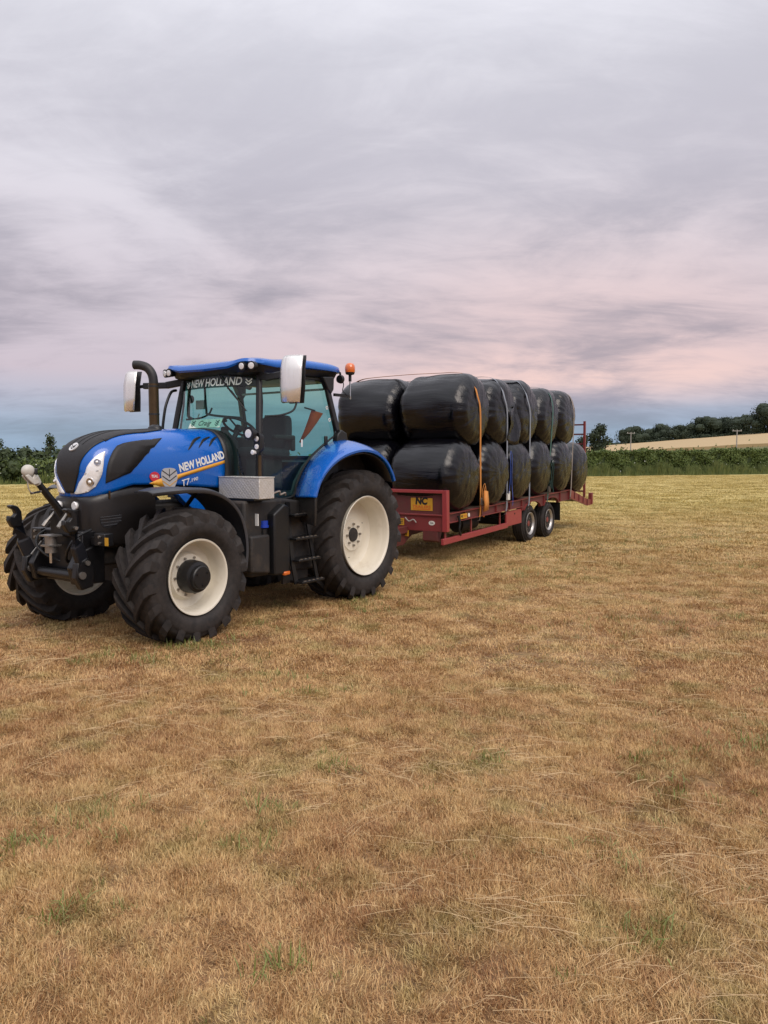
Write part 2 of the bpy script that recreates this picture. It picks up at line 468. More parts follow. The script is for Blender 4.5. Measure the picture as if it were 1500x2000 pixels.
# ------------------------------------------------------------------ mesh helpers
class MB:
    """collects shapes and links them as one mesh object"""
    def __init__(self):
        self.v = []
        self.f = []

    def add(self, verts, faces):
        o = len(self.v)
        self.v += [tuple(p) for p in verts]
        self.f += [tuple(i + o for i in f) for f in faces]
        return self

    def box(self, c, s, rot=None):
        x, y, z = (d / 2 for d in s)
        vs = [Vector((a * x, b * y, d * z)) for a in (-1, 1) for b in (-1, 1) for d in (-1, 1)]
        if rot is not None:
            vs = [rot @ p for p in vs]
        vs = [p + Vector(c) for p in vs]
        return self.add(vs, [(0, 1, 3, 2), (4, 6, 7, 5), (0, 4, 5, 1), (2, 3, 7, 6), (0, 2, 6, 4), (1, 5, 7, 3)])

    def prism(self, poly, axis, a, b):
        """polygon in the two other axes, extruded along axis from a to b"""
        n = len(poly)

        def mk(p, h):
            if axis == 'x':
                return (h, p[0], p[1])
            if axis == 'y':
                return (p[0], h, p[1])
            return (p[0], p[1], h)
        vs = [mk(p, a) for p in poly] + [mk(p, b) for p in poly]
        fs = [tuple(range(n)), tuple(range(2 * n - 1, n - 1, -1))]
        fs += [(i, i + n, (i + 1) % n + n, (i + 1) % n) for i in range(n)]
        return self.add(vs, fs)

    def rings(self, rings, closed=True, cap0=True, cap1=True):
        """loft over rings of equally many points"""
        n = len(rings[0])
        vs = [p for r in rings for p in r]
        fs = []
        for i in range(len(rings) - 1):
            for j in range(n if closed else n - 1):
                k = (j + 1) % n
                fs.append((i * n + j, i * n + k, (i + 1) * n + k, (i + 1) * n + j))
        if closed and cap0:
            fs.append(tuple(range(n - 1, -1, -1)))
        if closed and cap1:
            b = (len(rings) - 1) * n
            fs.append(tuple(range(b, b + n)))
        return self.add(vs, fs)

    def tube(self, pts, rad, seg=10, flat=None, cap=True):
        """round (or flattened) tube along a polyline; rad is a number or one per point"""
        pts = [Vector(p) for p in pts]
        n = len(pts)
        rads = rad if isinstance(rad, (list, tuple)) else [rad] * n
        up = None
        rings = []
        for i in range(n):
            d = (pts[min(i + 1, n - 1)] - pts[max(i - 1, 0)]).normalized()
            if up is None:
                ref = Vector((0, 0, 1)) if abs(d.z) < 0.9 else Vector((1, 0, 0))
                up = (ref - d * ref.dot(d)).normalized()
            else:
                up = (up - d * up.dot(d)).normalized()
            sd = d.cross(up)
            fl = flat or 1.0
            rings.append([pts[i] + (up * math.cos(2 * PI * k / seg) * fl + sd * math.sin(2 * PI * k / seg)) * rads[i] for k in range(seg)])
        return self.rings(rings, True, cap, cap)

    def cyl(self, a, b, r, r2=None, seg=16):
        return self.tube([a, b], [r, r if r2 is None else r2], seg)

    def bar(self, pts, w, h):
        """rectangular bar along a polyline, w sideways, h upwards"""
        pts = [Vector(p) for p in pts]
        n = len(pts)
        rings = []
        for i in range(n):
            d = (pts[min(i + 1, n - 1)] - pts[max(i - 1, 0)]).normalized()
            ref = Vector((0, 0, 1)) if abs(d.z) < 0.95 else Vector((1, 0, 0))
            up = (ref - d * ref.dot(d)).normalized()
            sd = d.cross(up)
            rings.append([pts[i] + sd * a * w / 2 + up * b * h / 2 for a, b in ((-1, -1), (1, -1), (1, 1), (-1, 1))])
        return self.rings(rings)

    def lathe(self, prof, c=(0, 0, 0), seg=48, close=False):
        """profile of (radius, y) turned round the y axis"""
        rings = []
        for r, y in prof:
            rings.append([(c[0] + r * math.cos(2 * PI * k / seg), c[1] + y, c[2] + r * math.sin(2 * PI * k / seg)) for k in range(seg)])
        if close:
            rings.append(rings[0])
        return self.rings(rings, True, not close, not close)

    def sphere(self, c, r, seg=16, ring=10, scale=(1, 1, 1)):
        rings = []
        for i in range(1, ring):
            a = PI * i / ring
            rings.append([(c[0] + r * scale[0] * math.sin(a) * math.cos(2 * PI * k / seg), c[1] + r * scale[1] * math.sin(a) * math.sin(2 * PI * k / seg),
                           c[2] + r * scale[2] * math.cos(a)) for k in range(seg)])
        return self.rings(rings)

    def build(self, name, material, parent=None, smooth=32, bevel=0.0, seg=2, fix=True, solid=0.0):
        me = bpy.data.meshes.new(name)
        me.from_pydata(self.v, [], self.f)
        if fix:
            bm = bmesh.new()
            bm.from_mesh(me)
            bmesh.ops.recalc_face_normals(bm, faces=bm.faces)
            bm.to_mesh(me)
            bm.free()
        me.validate()
        return link(name, me, material, parent, smooth, bevel, seg, solid)


def link(name, me, material, parent=None, smooth=32, bevel=0.0, seg=2, solid=0.0):
    if material:
        me.materials.append(MATS[material])
    if smooth:
        me.shade_smooth()
        me.set_sharp_from_angle(angle=R(smooth))
    o = bpy.data.objects.new(name, me)
    COL.objects.link(o)
    if parent is not None:
        o.parent = parent
    if solid:
        md = o.modifiers.new('solidify', 'SOLIDIFY')
        md.thickness = solid
        md.offset = 0
    if bevel:
        md = o.modifiers.new('bevel', 'BEVEL')
        md.width = bevel
        md.segments = seg
        md.limit_method = 'ANGLE'
        md.angle_limit = R(35)
    return o


def empty(name, parent=None, loc=(0, 0, 0), rz=0.0):
    o = bpy.data.objects.new(name, None)
    COL.objects.link(o)
    o.empty_display_size = 0.2
    o.location = loc
    o.rotation_euler = (0, 0, rz)
    if parent is not None:
        o.parent = parent
    return o


def tag(o, label=None, category=None, group=None, kind=None):
    for k, v in (('label', label), ('category', category), ('group', group), ('kind', kind)):
        if v:
            o[k] = v
    return o


def dup(o, parent=None):
    c = o.copy()
    COL.objects.link(c)
    if parent is not None:
        c.parent = parent
    for ch in list(o.children):
        dup(ch, c)
    return c


def poly_curve(pts, n=8):
    """smooth Catmull-Rom through points"""
    P = [Vector(p) for p in pts]
    out = []
    for i in range(len(P) - 1):
        p0, p1, p2, p3 = P[max(i - 1, 0)], P[i], P[i + 1], P[min(i + 2, len(P) - 1)]
        for k in range(n):
            t_ = k / n
            out.append(0.5 * ((2 * p1) + (p2 - p0) * t_ + (2 * p0 - 5 * p1 + 4 * p2 - p3) * t_ ** 2 + (3 * p1 - p0 - 3 * p2 + p3) * t_ ** 3))
    out.append(P[-1])
    return out


def text_mesh(body, size, bold=0.0, shear=0.0, depth=0.0, width=None):
    cu = bpy.data.curves.new('lettering', 'FONT')
    cu.body = body
    cu.size = size
    cu.shear = shear
    cu.offset = bold
    cu.extrude = depth
    cu.resolution_u = 4
    cu.align_x = 'CENTER'
    cu.align_y = 'CENTER'
    ob = bpy.data.objects.new('lettering_source', cu)
    COL.objects.link(ob)
    dg = bpy.context.evaluated_depsgraph_get()
    me = bpy.data.meshes.new_from_object(ob.evaluated_get(dg))
    bpy.data.objects.remove(ob)
    bpy.data.curves.remove(cu)
    if width:
        xs = [v.co.x for v in me.vertices]
        k = width / (max(xs) - min(xs))
        mid = (max(xs) + min(xs)) / 2
        for v in me.vertices:
            v.co.x = (v.co.x - mid) * k
    return me


def text_part(name, body, size, material, parent, M, bold=0.0, shear=0.0, depth=0.002, width=None, fit=None):
    me = text_mesh(body, size, bold, shear, depth, width)
    me.transform(M)
    if fit:
        for v in me.vertices:
            v.co = fit(v.co)
    me.materials.clear()
    return link(name, me, material, parent, smooth=0)


def frame_matrix(o, x, y):
    x, y = Vector(x).normalized(), Vector(y)
    z = x.cross(y).normalized()
    y = z.cross(x)
    return Matrix(((x.x, y.x, z.x, o[0]), (x.y, y.y, z.y, o[1]), (x.z, y.z, z.z, o[2]), (0, 0, 0, 1)))


# ------------------------------------------------------------------ terrain
def smooth01(x):
    x = max(0.0, min(1.0, x))
    return x * x * (3 - 2 * x)


def ground_z(x, y):
    r = math.hypot(x, y)
    az = math.degrees(math.atan2(x, y))
    s = 0.00187 * max(0.0, min(28.6, az - 2.7)) * (1 - smooth01((az - 60) / 50.0))
    return s * max(0.0, min(r, 400) - 100)


rr = [0.0] + list(np.concatenate([np.linspace(1.5, 30, 20), np.linspace(34, 100, 14), np.linspace(110, 420, 26), np.geomspace(450, 1500, 8)]))
NA = 180
vs = [(0, 0, 0)]
fs = []
for r in rr[1:]:
    for k in range(NA):
        a = 2 * PI * k / NA
        x, y = r * math.sin(a), r * math.cos(a)
        vs.append((x, y, ground_z(x, y)))
for k in range(NA):
    fs.append((0, 1 + (k + 1) % NA, 1 + k))
for i in range(len(rr) - 2):
    for k in range(NA):
        k2 = (k + 1) % NA
        fs.append((1 + i * NA + k, 1 + i * NA + k2, 1 + (i + 1) * NA + k2, 1 + (i + 1) * NA + k))
g = MB().add(vs, fs).build('ground', 'field_soil', smooth=60)
tag(g, kind='structure')

# ripe wheat on the rise beyond the hedge
rings = []
for r in np.linspace(196, 346, 16):
    ring = []
    for a in np.linspace(14.5, 40, 40):
        x, y = r * math.sin(R(a)), r * math.cos(R(a))
        ring.append((x, y, ground_z(x, y) + 0.75 + 0.05 * math.sin(a * 40 + r)))
    rings.append(ring)
low = [[(p[0], p[1], p[2] - 0.9) for p in rings[0]]]
w = MB().rings(low + rings, closed=False).build('wheat_field', 'wheat', fix=True)
tag(w, kind='structure')

# ------------------------------------------------------------------ the tractor
TH = 0.5912
tractor = empty('tractor', None, (-1.1538, 10.008, 0), math.atan2(-math.cos(TH), -math.sin(TH)))
tag(tractor, 'blue farm tractor with black grille and cream wheel rims hitched to the trailer', 'tractor')

HX0, HXN, HXR, HZM, HP = 2.70, 3.435, 1.80, 1.66, 4.6


def hood_b(x):
    return float(np.interp(x, [1.7, 2.2, 2.7], [.455, .445, .413]))


def hood_top(x):
    return float(np.interp(x, [1.7, 2.2, 2.7], [2.135, 2.125, 2.085]))


def hood_low(x):
    return float(np.interp(x, [1.7, 2.6, 3.0, 3.33, 3.435], [1.46, 1.53, 1.54, 1.44, 1.40]))


def hood(u, v):
    """bonnet surface: u 0 nose centre, 1 end of the nose curve, 2 rear; v 0 lower edge, 1 start of the shoulder, 2 centre line"""
    if u <= 1:
        f = max(0., min(1., u)) * PI / 2
        kx = math.cos(f) ** (2 / HP) if f < PI / 2 - 1e-9 else 0.0
        ky = math.sin(f) ** (2 / HP) if f > 0 else 0.0
        ky *= 1 - .13 * kx * kx
        b, zt = hood_b(HX0), hood_top(HX0)
    else:
        kx, ky = -(u - 1), 1.0
        x = HX0 - (u - 1) * (HX0 - HXR)
        b, zt = hood_b(x), hood_top(x)

    def X(k):
        return HX0 + kx * k * (HXN - HX0) if u <= 1 else HX0 + kx * (HX0 - HXR)
    if v <= 1:
        x = X(1.0)
        zl = hood_low(x)
        return (x - (.03 * (1 - v) if u < 1 else 0) * kx, b * ky - .015 * (1 - v) * ky, zl + (HZM - zl) * v)
    p = (v - 1) * PI / 2
    ch = math.cos(p) if v < 2 - 1e-9 else 0.0
    return (X(ch ** (2 / 2.3)), b * ky * ch ** (2 / 3.0), HZM + (zt - HZM) * math.sin(p) ** (2 / 2.5))


def hood_n(u, v):
    d = 0.004
    u0, u1 = max(0, u - d), min(2, u + d)
    v0, v1 = max(0, v - d), min(1.98, v + d)
    a = Vector(hood(u1, v)) - Vector(hood(u0, v))
    b = Vector(hood(u, v1)) - Vector(hood(u, v0))
    n = a.cross(b)
    if n.length < 1e-12:
        return Vector((1, 0, 0))
    n.normalize()
    if n.y < -1e-4 or (abs(n.y) <= 1e-4 and n.x + n.z < 0):
        n = -n
    return n


def hood_side_y(x, z):
    """half width of the bonnet behind the nose curve at height z"""
    b, zt = hood_b(x), hood_top(x)
    if z <= HZM:
        return b
    s = min(0.999, (z - HZM) / (zt - HZM)) ** 1.25
    return b * math.sqrt(max(0.0, 1 - s * s)) ** (2 / 3.0)


mb = MB()
us = list(np.linspace(0, 1, 29)) + list(np.linspace(1, 2, 15))[1:]
vv = list(np.linspace(0, 1, 6)) + list(np.linspace(1, 2, 25))[1:]
rings = []
for u in us:
    rings.append([hood(u, v) for v in vv] + [(lambda q: (q[0], -q[1], q[2]))(hood(u, v)) for v in vv[-2::-1]])
mb.rings(rings, closed=False)
bonnet = mb.build('bonnet', 'blue_paint', tractor, smooth=60, fix=True)
md = bonnet.modifiers.new('solidify', 'SOLIDIFY')
md.thickness = 0.012
md.offset = -1


def hood_patch(name, poly, side, material, parent, off=0.004, thick=0.01, cuts=3, smooth=50):
    """panel set into the bonnet, outline given on the bonnet surface"""
    bm = bmesh.new()
    pv_ = [bm.verts.new((u, v, 0)) for u, v in poly]
    bm.faces.new(pv_)
    bmesh.ops.triangulate(bm, faces=bm.faces[:])
    bmesh.ops.subdivide_edges(bm, edges=bm.edges[:], cuts=cuts, use_grid_fill=True)
    bmesh.ops.triangulate(bm, faces=bm.faces[:])
    for vtx in bm.verts:
        u, v = vtx.co.x, vtx.co.y
        p = Vector(hood(u, v)) + hood_n(u, v) * off
        vtx.co = (p.x, p.y * side, p.z)
    bmesh.ops.recalc_face_normals(bm, faces=bm.faces)
    me = bpy.data.meshes.new(name)
    bm.to_mesh(me)
    bm.free()
    o = link(name, me, material, parent, smooth=smooth, solid=thick)
    return o


def rounded(poly, k=4, q_=.28):
    """closed polygon with rounded corners"""
    n = len(poly)
    out_ = []
    for i in range(n):
        a, b, c = Vector(poly[i - 1]), Vector(poly[i]), Vector(poly[(i + 1) % n])
        p, q = b.lerp(a, q_), b.lerp(c, q_)
        for j in range(k):
            t_ = j / (k - 1)
            out_.append(tuple(p.lerp(b, t_).lerp(b.lerp(q, t_), t_)))
    return out_


# centre grille band: from the chin up over the nose and back along the top
def strip_half(v):
    return float(np.interp(v, [.2, .65, 1.1, 1.25, 1.45, 2.0], [.05, .122, .190, .225, .255, .26]))


def hood_uy(y, v):
    """u on the nose where the half width is y at level v"""
    lo, hi = 0.0, 1.0
    for _ in range(30):
        mid = (lo + hi) / 2
        if hood(mid, v)[1] < y:
            lo = mid
        else:
            hi = mid
    return lo


rings = []
for v in list(np.linspace(0.25, 1.0, 8)) + list(np.linspace(1.05, 1.5, 12)):
    hw = strip_half(v)
    ring = []
    for k in np.linspace(-1, 1, 17):
        y = abs(k) * hw
        u = hood_uy(y, v)
        p = Vector(hood(u, v)) + hood_n(max(u, .01), v) * 0.006
        ring.append((p.x, math.copysign(p.y, k) if k else 0.0, p.z))
    rings.append(ring)
xl = rings[-1][8][0]
for x in np.linspace(xl - 0.05, 2.42, 14):
    hw = float(np.interp(x, [2.42, 2.6, 2.9, 3.2], [.16, .20, .245, .27]))
    ring = []
    for k in np.linspace(-1, 1, 17):
        y = abs(k) * hw
        best = None
        lo, hi = 1.2, 2.0
        # level on the surface where the half width equals y at this x
        for _ in range(26):
            vm = (lo + hi) / 2
            if x >= HX0:
                # find u with that x at level vm
                a, b = 0.0, 1.0
                for _2 in range(22):
                    um = (a + b) / 2
                    if hood(um, vm)[0] > x:
                        a = um
                    else:
                        b = um
                u = a
                yy = hood(u, vm)[1] if hood(0, vm)[0] > x else 0
            else:
                u = 1 + (HX0 - x) / (HX0 - HXR)
                yy = hood(u, vm)[1]
            if yy > y:
                lo = vm
            else:
                hi = vm
        q = hood(u, lo)
        ring.append((x, math.copysign(y, k) if k else 0.0, q[2] + 0.006))
    rings.append(ring)
grille = MB().rings(rings, closed=False).build('centre_grille', 'grille_black', tractor, smooth=60, solid=0.008)
# raised ribs along the top of the band
for k in (5, 8, 11):
    pts = [Vector(r[k]) + Vector((0, 0, 0.004)) for r in rings[16:]]
    MB().tube(pts, 0.007, 6).build('rib', 'black_plastic', grille)

# round badge on the nose
vb = 1.33
c = Vector(hood(0.0, vb))
nrm = Vector((c.x - Vector(hood(0, vb + .05)).x, 0, 0))
tan = (Vector(hood(0, vb + .06)) - Vector(hood(0, vb - .06))).normalized()
nn = Vector((0, 1, 0)).cross(tan).normalized()
if nn.x < 0:
    nn = -nn
mb = MB()
ring0 = [c + nn * 0.008 + (Vector((0, 1, 0)) * math.cos(a) + tan * math.sin(a)) * 0.052 for a in np.linspace(0, 2 * PI, 25)[:-1]]
ring1 = [p + nn * 0.012 for p in ring0]
mb.rings([ring0, ring1])
badge = mb.build('badge', 'badge_silver', tractor, smooth=30)
for sgn in (-1, 1):
    m1 = MB()
    for off in (-.02, .006):
        a = c + nn * 0.0215 + tan * (off - .012)
        pts = [a, a + Vector((0, sgn * 0.034, 0)) + tan * 0.03]
        m1.bar(pts, 0.006, 0.006)
    m1.build('badge_leaf', 'black_plastic', badge)

HL = [(0.6, 1.272), (0.602, 1.076), (0.524, 0.681), (0.448, 0.44), (0.3, 0.281), (0.012, 0.21), (0.106, 0.636), (0.29, 1.043), (0.45, 1.192)]
SG = [(0.716, 1.282), (0.749, 1.366), (0.821, 1.419), (0.904, 1.456), (0.964, 1.484), (0.996, 1.511), (1.045, 1.532), (1.16, 1.543), (1.071, 1.437), (1.0, 1.35), (0.995, 1.247), (0.974, 1.133), (0.95, 1.061), (0.917, 1.006), (0.867, 0.864), (0.799, 0.705), (0.717, 0.596), (0.619, 0.506), (0.63, 0.748), (0.645, 1.005), (0.663, 1.076), (0.685, 1.162)]
SLOTS = [[(1.58, 1.481), (1.701, 1.548), (1.736, 1.535), (1.603, 1.435), (1.488, 1.29), (1.446, 1.266)], [(1.724, 1.483), (1.848, 1.55), (1.884, 1.537), (1.739, 1.436), (1.642, 1.323), (1.612, 1.296)], [(1.871, 1.484), (1.966, 1.552), (2.0, 1.539), (1.887, 1.437), (1.819, 1.352), (1.779, 1.323)]]
for sd in (1, -1):
    hl = hood_patch('headlight', rounded(HL, 3, .14), sd, 'lamp_glass', tractor, off=0.006, thick=0.008)
    for (u, v, r) in ((0.497, 1.108, 0.034), (0.356, 0.653, 0.042)):
        p = Vector(hood(u, v))
        n = hood_n(u, v)
        n = (n + Vector((0.8, 0, 0))).normalized()
        p += hood_n(u, v) * 0.010
        p.y *= sd
        n.y *= sd
        m1 = MB()
        m1.tube([p, p + n * 0.004, p + n * 0.012, p + n * 0.012, p + n * 0.004], [r, r, r * 0.93, r * 0.8, r * 0.45], 20)
        m1.build('lamp', 'lamp_reflector', hl)
        MB().sphere(p + n * 0.010, r * 0.42, 12, 8).build('bulb', 'lamp_glass', hl)
    # bar between the two lamps
    a, b = Vector(hood(0.254, 0.98)) + hood_n(0.254, 0.98) * .012, Vector(hood(0.52, 1.017)) + hood_n(0.52, 1.017) * .012
    a.y *= sd
    b.y *= sd
    MB().bar([a, b], 0.006, 0.012).build('lamp_divider', 'emblem_grey', hl)
    hood_patch('side_grille', SG, sd, 'grille_black', bonnet, off=0.003, thick=0.008)
    for sl in SLOTS:
        hood_patch('vent_slot', rounded(sl, 3), sd, 'black_plastic', bonnet, off=0.002, thick=0.006, cuts=2)

    def fit_side(co, sd=sd):
        return Vector((co.x, sd * (hood_side_y(co.x, co.z) + 0.0045), co.z))
    # gold stripe, leaf emblem, lettering and round sticker on the flank
    st = [(2.80, 1.548), (2.62, 1.578), (2.45, 1.618), (2.1, 1.69), (1.80, 1.745), (1.80, 1.775), (2.1, 1.732), (2.45, 1.652), (2.62, 1.60)]
    st_low = [(2.80, 1.545), (2.60, 1.50), (2.52, 1.53), (2.40, 1.60), (2.1, 1.672), (1.80, 1.745)]
    st_up = [(2.80, 1.55), (2.62, 1.606), (2.52, 1.62), (2.40, 1.642), (2.1, 1.712), (1.80, 1.778)]
    lo_c, up_c = poly_curve([(a, 0, b) for a, b in st_low], 5), poly_curve([(a, 0, b) for a, b in st_up], 5)
    mb = MB()
    mb.rings([[(p.x, sd * (hood_side_y(p.x, p.z) + 0.003), p.z) for p in lo_c], [(p.x, sd * (hood_side_y(p.x, p.z) + 0.003), p.z) for p in up_c]], closed=False)
    mb.build('stripe', 'stripe_gold', bonnet, solid=0.003)
    # leaf emblem
    lf = [(2.555, 1.475), (2.50, 1.50), (2.465, 1.56), (2.458, 1.63), (2.48, 1.685), (2.53, 1.70), (2.58, 1.70), (2.63, 1.69), (2.655, 1.64), (2.645, 1.565), (2.61, 1.505)]
    mb = MB()
    lp = poly_curve([(a, 0, b) for a, b in lf + lf[:1]], 4)[:-1]
    mb.add([(p.x, sd * (hood_side_y(p.x, p.z) + 0.006), p.z) for p in lp] + [(p.x, sd * (hood_side_y(p.x, p.z) + 0.001), p.z) for p in lp],
           [tuple(range(len(lp)))] + [(i, i + len(lp), (i + 1) % len(lp) + len(lp), (i + 1) % len(lp)) for i in range(len(lp))])
    em = mb.build('leaf_emblem', 'emblem_grey', bonnet)
    for dz, mm in ((0.0, 'ink_dark'), (0.055, 'ink_dark'), (-0.05, 'emblem_gold')):
        m1 = MB()
        pts = [Vector((2.645, 0, 1.62 + dz)), Vector((2.557, 0, 1.565 + dz)), Vector((2.47, 0, 1.62 + dz))]
        pts = [Vector((p.x, sd * (hood_side_y(p.x, p.z) + 0.0065), p.z)) for p in pts]
        m1.bar(pts, 0.003, 0.010)
        m1.build('emblem_chevron', mm, em)
    m1 = MB()
    m1.bar([Vector((2.557, sd * (hood_side_y(2.557, 1.69) + 0.0065), 1.69)), Vector((2.557, sd * (hood_side_y(2.557, 1.6) + 0.0065), 1.60))], 0.003, 0.007)
    m1.build('emblem_vein', 'ink_dark', em)
    a = R(13.2)
    if sd > 0:
        X, Y = (-math.cos(a), 0, math.sin(a)), (math.sin(a), 0, math.cos(a))
    else:
        X, Y = (math.cos(a), 0, -math.sin(a)), (math.sin(a), 0, math.cos(a))
    text_part('lettering', 'NEW HOLLAND', 0.115, 'white_paint', bonnet, frame_matrix((2.115, 0, 1.765), X, Y), bold=0.0048, width=0.645, fit=fit_side, depth=0.0)
    text_part('lettering', 'T7', 0.095, 'white_paint', bonnet, frame_matrix((2.345, 0, 1.545), X, Y), bold=0.001, shear=0.25, width=0.105, fit=fit_side, depth=0.0)
    text_part('lettering', '.190', 0.05, 'white_paint', bonnet, frame_matrix((2.245, 0, 1.572), X, Y), bold=0.0006, shear=0.25, width=0.115, fit=fit_side, depth=0.0)
    # round red sticker
    cc = [(2.735 + 0.062 * math.cos(k) * 1.0, 1.615 + 0.048 * math.sin(k)) for k in np.linspace(0, 2 * PI, 25)[:-1]]
    mb = MB()
    mb.add([(p, sd * (hood_side_y(min(p, 2.7), q) + 0.003), q) for p, q in cc] + [(p, sd * (hood_side_y(min(p, 2.7), q) + 0.0005), q) for p, q in cc],
           [tuple(range(24))] + [(i, i + 24, (i + 1) % 24 + 24, (i + 1) % 24) for i in range(24)])
    bd = mb.build('round_sticker', 'badge_red', bonnet)
    text_part('lettering', 'TEAL', 0.04, 'white_paint', bd, frame_matrix((2.735, sd * (hood_side_y(2.7, 1.615) + 0.0042), 1.617), (-1 if sd > 0 else 1, 0, 0), (0, 0, 1)), bold=0.0008, width=0.085, depth=0.0)

# black surround where the bonnet meets the cab
mb = MB()
rings = []
for x, k in ((1.80, 1.004), (1.74, 1.01), (1.66, 1.0)):
    rings.append([(x, y * k, HZM + (z - HZM) * k) for (_, y, z) in [hood(2.0, v) for v in vv] + [(lambda q: (q[0], -q[1], q[2]))(hood(2.0, v)) for v in vv[-2::-1]]])
mb.rings(rings, closed=False)
mb.build('bonnet_surround', 'black_plastic', tractor, smooth=50, solid=0.015)
# firewall closes the bonnet
mb = MB()
hp = [(hood(2.0, v)[1] * .97, hood(2.0, v)[2] - .008) for v in vv]
mb.prism(hp + [(-y, z) for y, z in hp[::-1]], 'x', 1.70, 1.715)
mb.build('firewall', 'interior_dark', tractor)

# lower nose: dark cowl under the bonnet
rings = []
for x, w_, z0, z1 in ((2.70, .375, .90, 1.56), (2.95, .385, .90, 1.56), (3.15, .378, .91, 1.53), (3.30, .35, .93, 1.475), (3.40, .29, .95, 1.435), (3.44, .22, .98, 1.415)):
    ring = []
    for a in np.linspace(0, 2 * PI, 33)[:-1]:
        cy, sy_ = math.cos(a), math.sin(a)
        e = 0.28
        ring.append((x, w_ * math.copysign(abs(cy) ** e, cy), (z0 + z1) / 2 + (z1 - z0) / 2 * math.copysign(abs(sy_) ** e, sy_)))
    rings.append(ring)
cowl = MB().rings(rings).build('lower_cowl', 'brown_dark_panel', tractor, smooth=50)
for sd in (1, -1):
    # triangular louvre in the cowl
    tri = rounded([(3.335, 1.235), (3.10, 1.255), (3.14, 1.175), (3.25, 1.125), (3.31, 1.14)], 4)
    def cowl_y(x):
        return float(np.interp(x, [2.95, 3.15, 3.30, 3.40], [.385, .378, .35, .29]))
    mb = MB()
    n_ = len(tri)
    mb.add([(x, sd * (cowl_y(x) + .004), z) for x, z in tri] + [(x, sd * (cowl_y(x) - .02), z) for x, z in tri],
           [tuple(range(n_))] + [(i, i + n_, (i + 1) % n_ + n_, (i + 1) % n_) for i in range(n_)])
    lv = mb.build('louvre', 'ink_dark', cowl)
    for z in (1.15, 1.18, 1.21, 1.235):
        xa, xb = (3.30, 3.17) if z < 1.17 else (3.325, 3.125)
        MB().bar([(xa, sd * (cowl_y(xa) + .008), z), (xb, sd * (cowl_y(xb) + .008), z + .012)], 0.01, 0.006).build('louvre_slat', 'fender_grey', cowl)
    # bright worn edge strip
    MB().box((3.235, sd * .366, 1.45), (.014, .012, .075)).build('trim_strip', 'exhaust_bronze', cowl)
    # small round driving lamp under the chin
    p = Vector((3.46, sd * .13, 1.345))
    MB().tube([p - Vector((.05, 0, 0)), p, p + Vector((.008, 0, 0))], [.03, .042, .036], 16).build('chin_lamp', 'lamp_glass', tractor)

# chassis, engine, gearbox and axles
MB().box((2.1, 0, 1.02), (1.5, .56, .62)).box((2.9, 0, .95), (.9, .46, .42)).build('engine_block', 'black_dusty', tractor, bevel=.03)
MB().box((0.65, 0, .88), (1.7, .60, .62)).box((-.35, 0, .95), (.5, .7, .6)).build('gearbox', 'black_dusty', tractor, bevel=.05)
MB().lathe([(.001, -.72), (.17, -.72), (.20, -.6), (.24, -.35), (.27, 0), (.24, .35), (.20, .6), (.17, .72), (.001, .72)], (0, 0, .8115), 24).build('rear_axle', 'black_dusty', tractor)
MB().lathe([(.001, -.62), (.10, -.62), (.11, -.4), (.12, 0), (.11, .4), (.10, .62), (.001, .62)], (2.734, 0, .62), 20).box((2.734, 0, .66), (.34, .5, .28)).build('front_axle', 'black_dusty', tractor)
for sd in (1, -1):
    mb = MB()
    mb.prism([(2.42, 1.42), (2.20, 1.43), (2.03, 1.27), (2.05, 1.22), (2.18, 1.22), (2.34, 1.34)], 'y', sd * .30, sd * .40)
    mb.build('side_bracket', 'blue_paint', tractor, bevel=.006)


# ------------------------------------------------------------------ tractor wheels
def tyre_profile(ro, rr_, w_, bulge):
    """closed cross-section (radius, offset) of a tyre"""
    h = w_ / 2
    pts = [(rr_ - .005, -h * .80), (rr_ + .03, -h * .90), (rr_ + (ro - rr_) * .30, -h * 1.0 - bulge), (rr_ + (ro - rr_) * .60, -h * 1.02 - bulge * .8),
           (ro - .075, -h * .99), (ro - .035, -h * .90), (ro - .012, -h * .6), (ro, -h * .25), (ro, h * .25), (ro - .012, h * .6), (ro - .035, h * .90), (ro - .075, h * .99),
           (rr_ + (ro - rr_) * .60, h * 1.02 + bulge * .8), (rr_ + (ro - rr_) * .30, h * 1.0 + bulge), (rr_ + .03, h * .90), (rr_ - .005, h * .80)]
    P = poly_curve([(a, b, 0) for a, b in pts], 3)
    return [(p.x, p.y) for p in P]


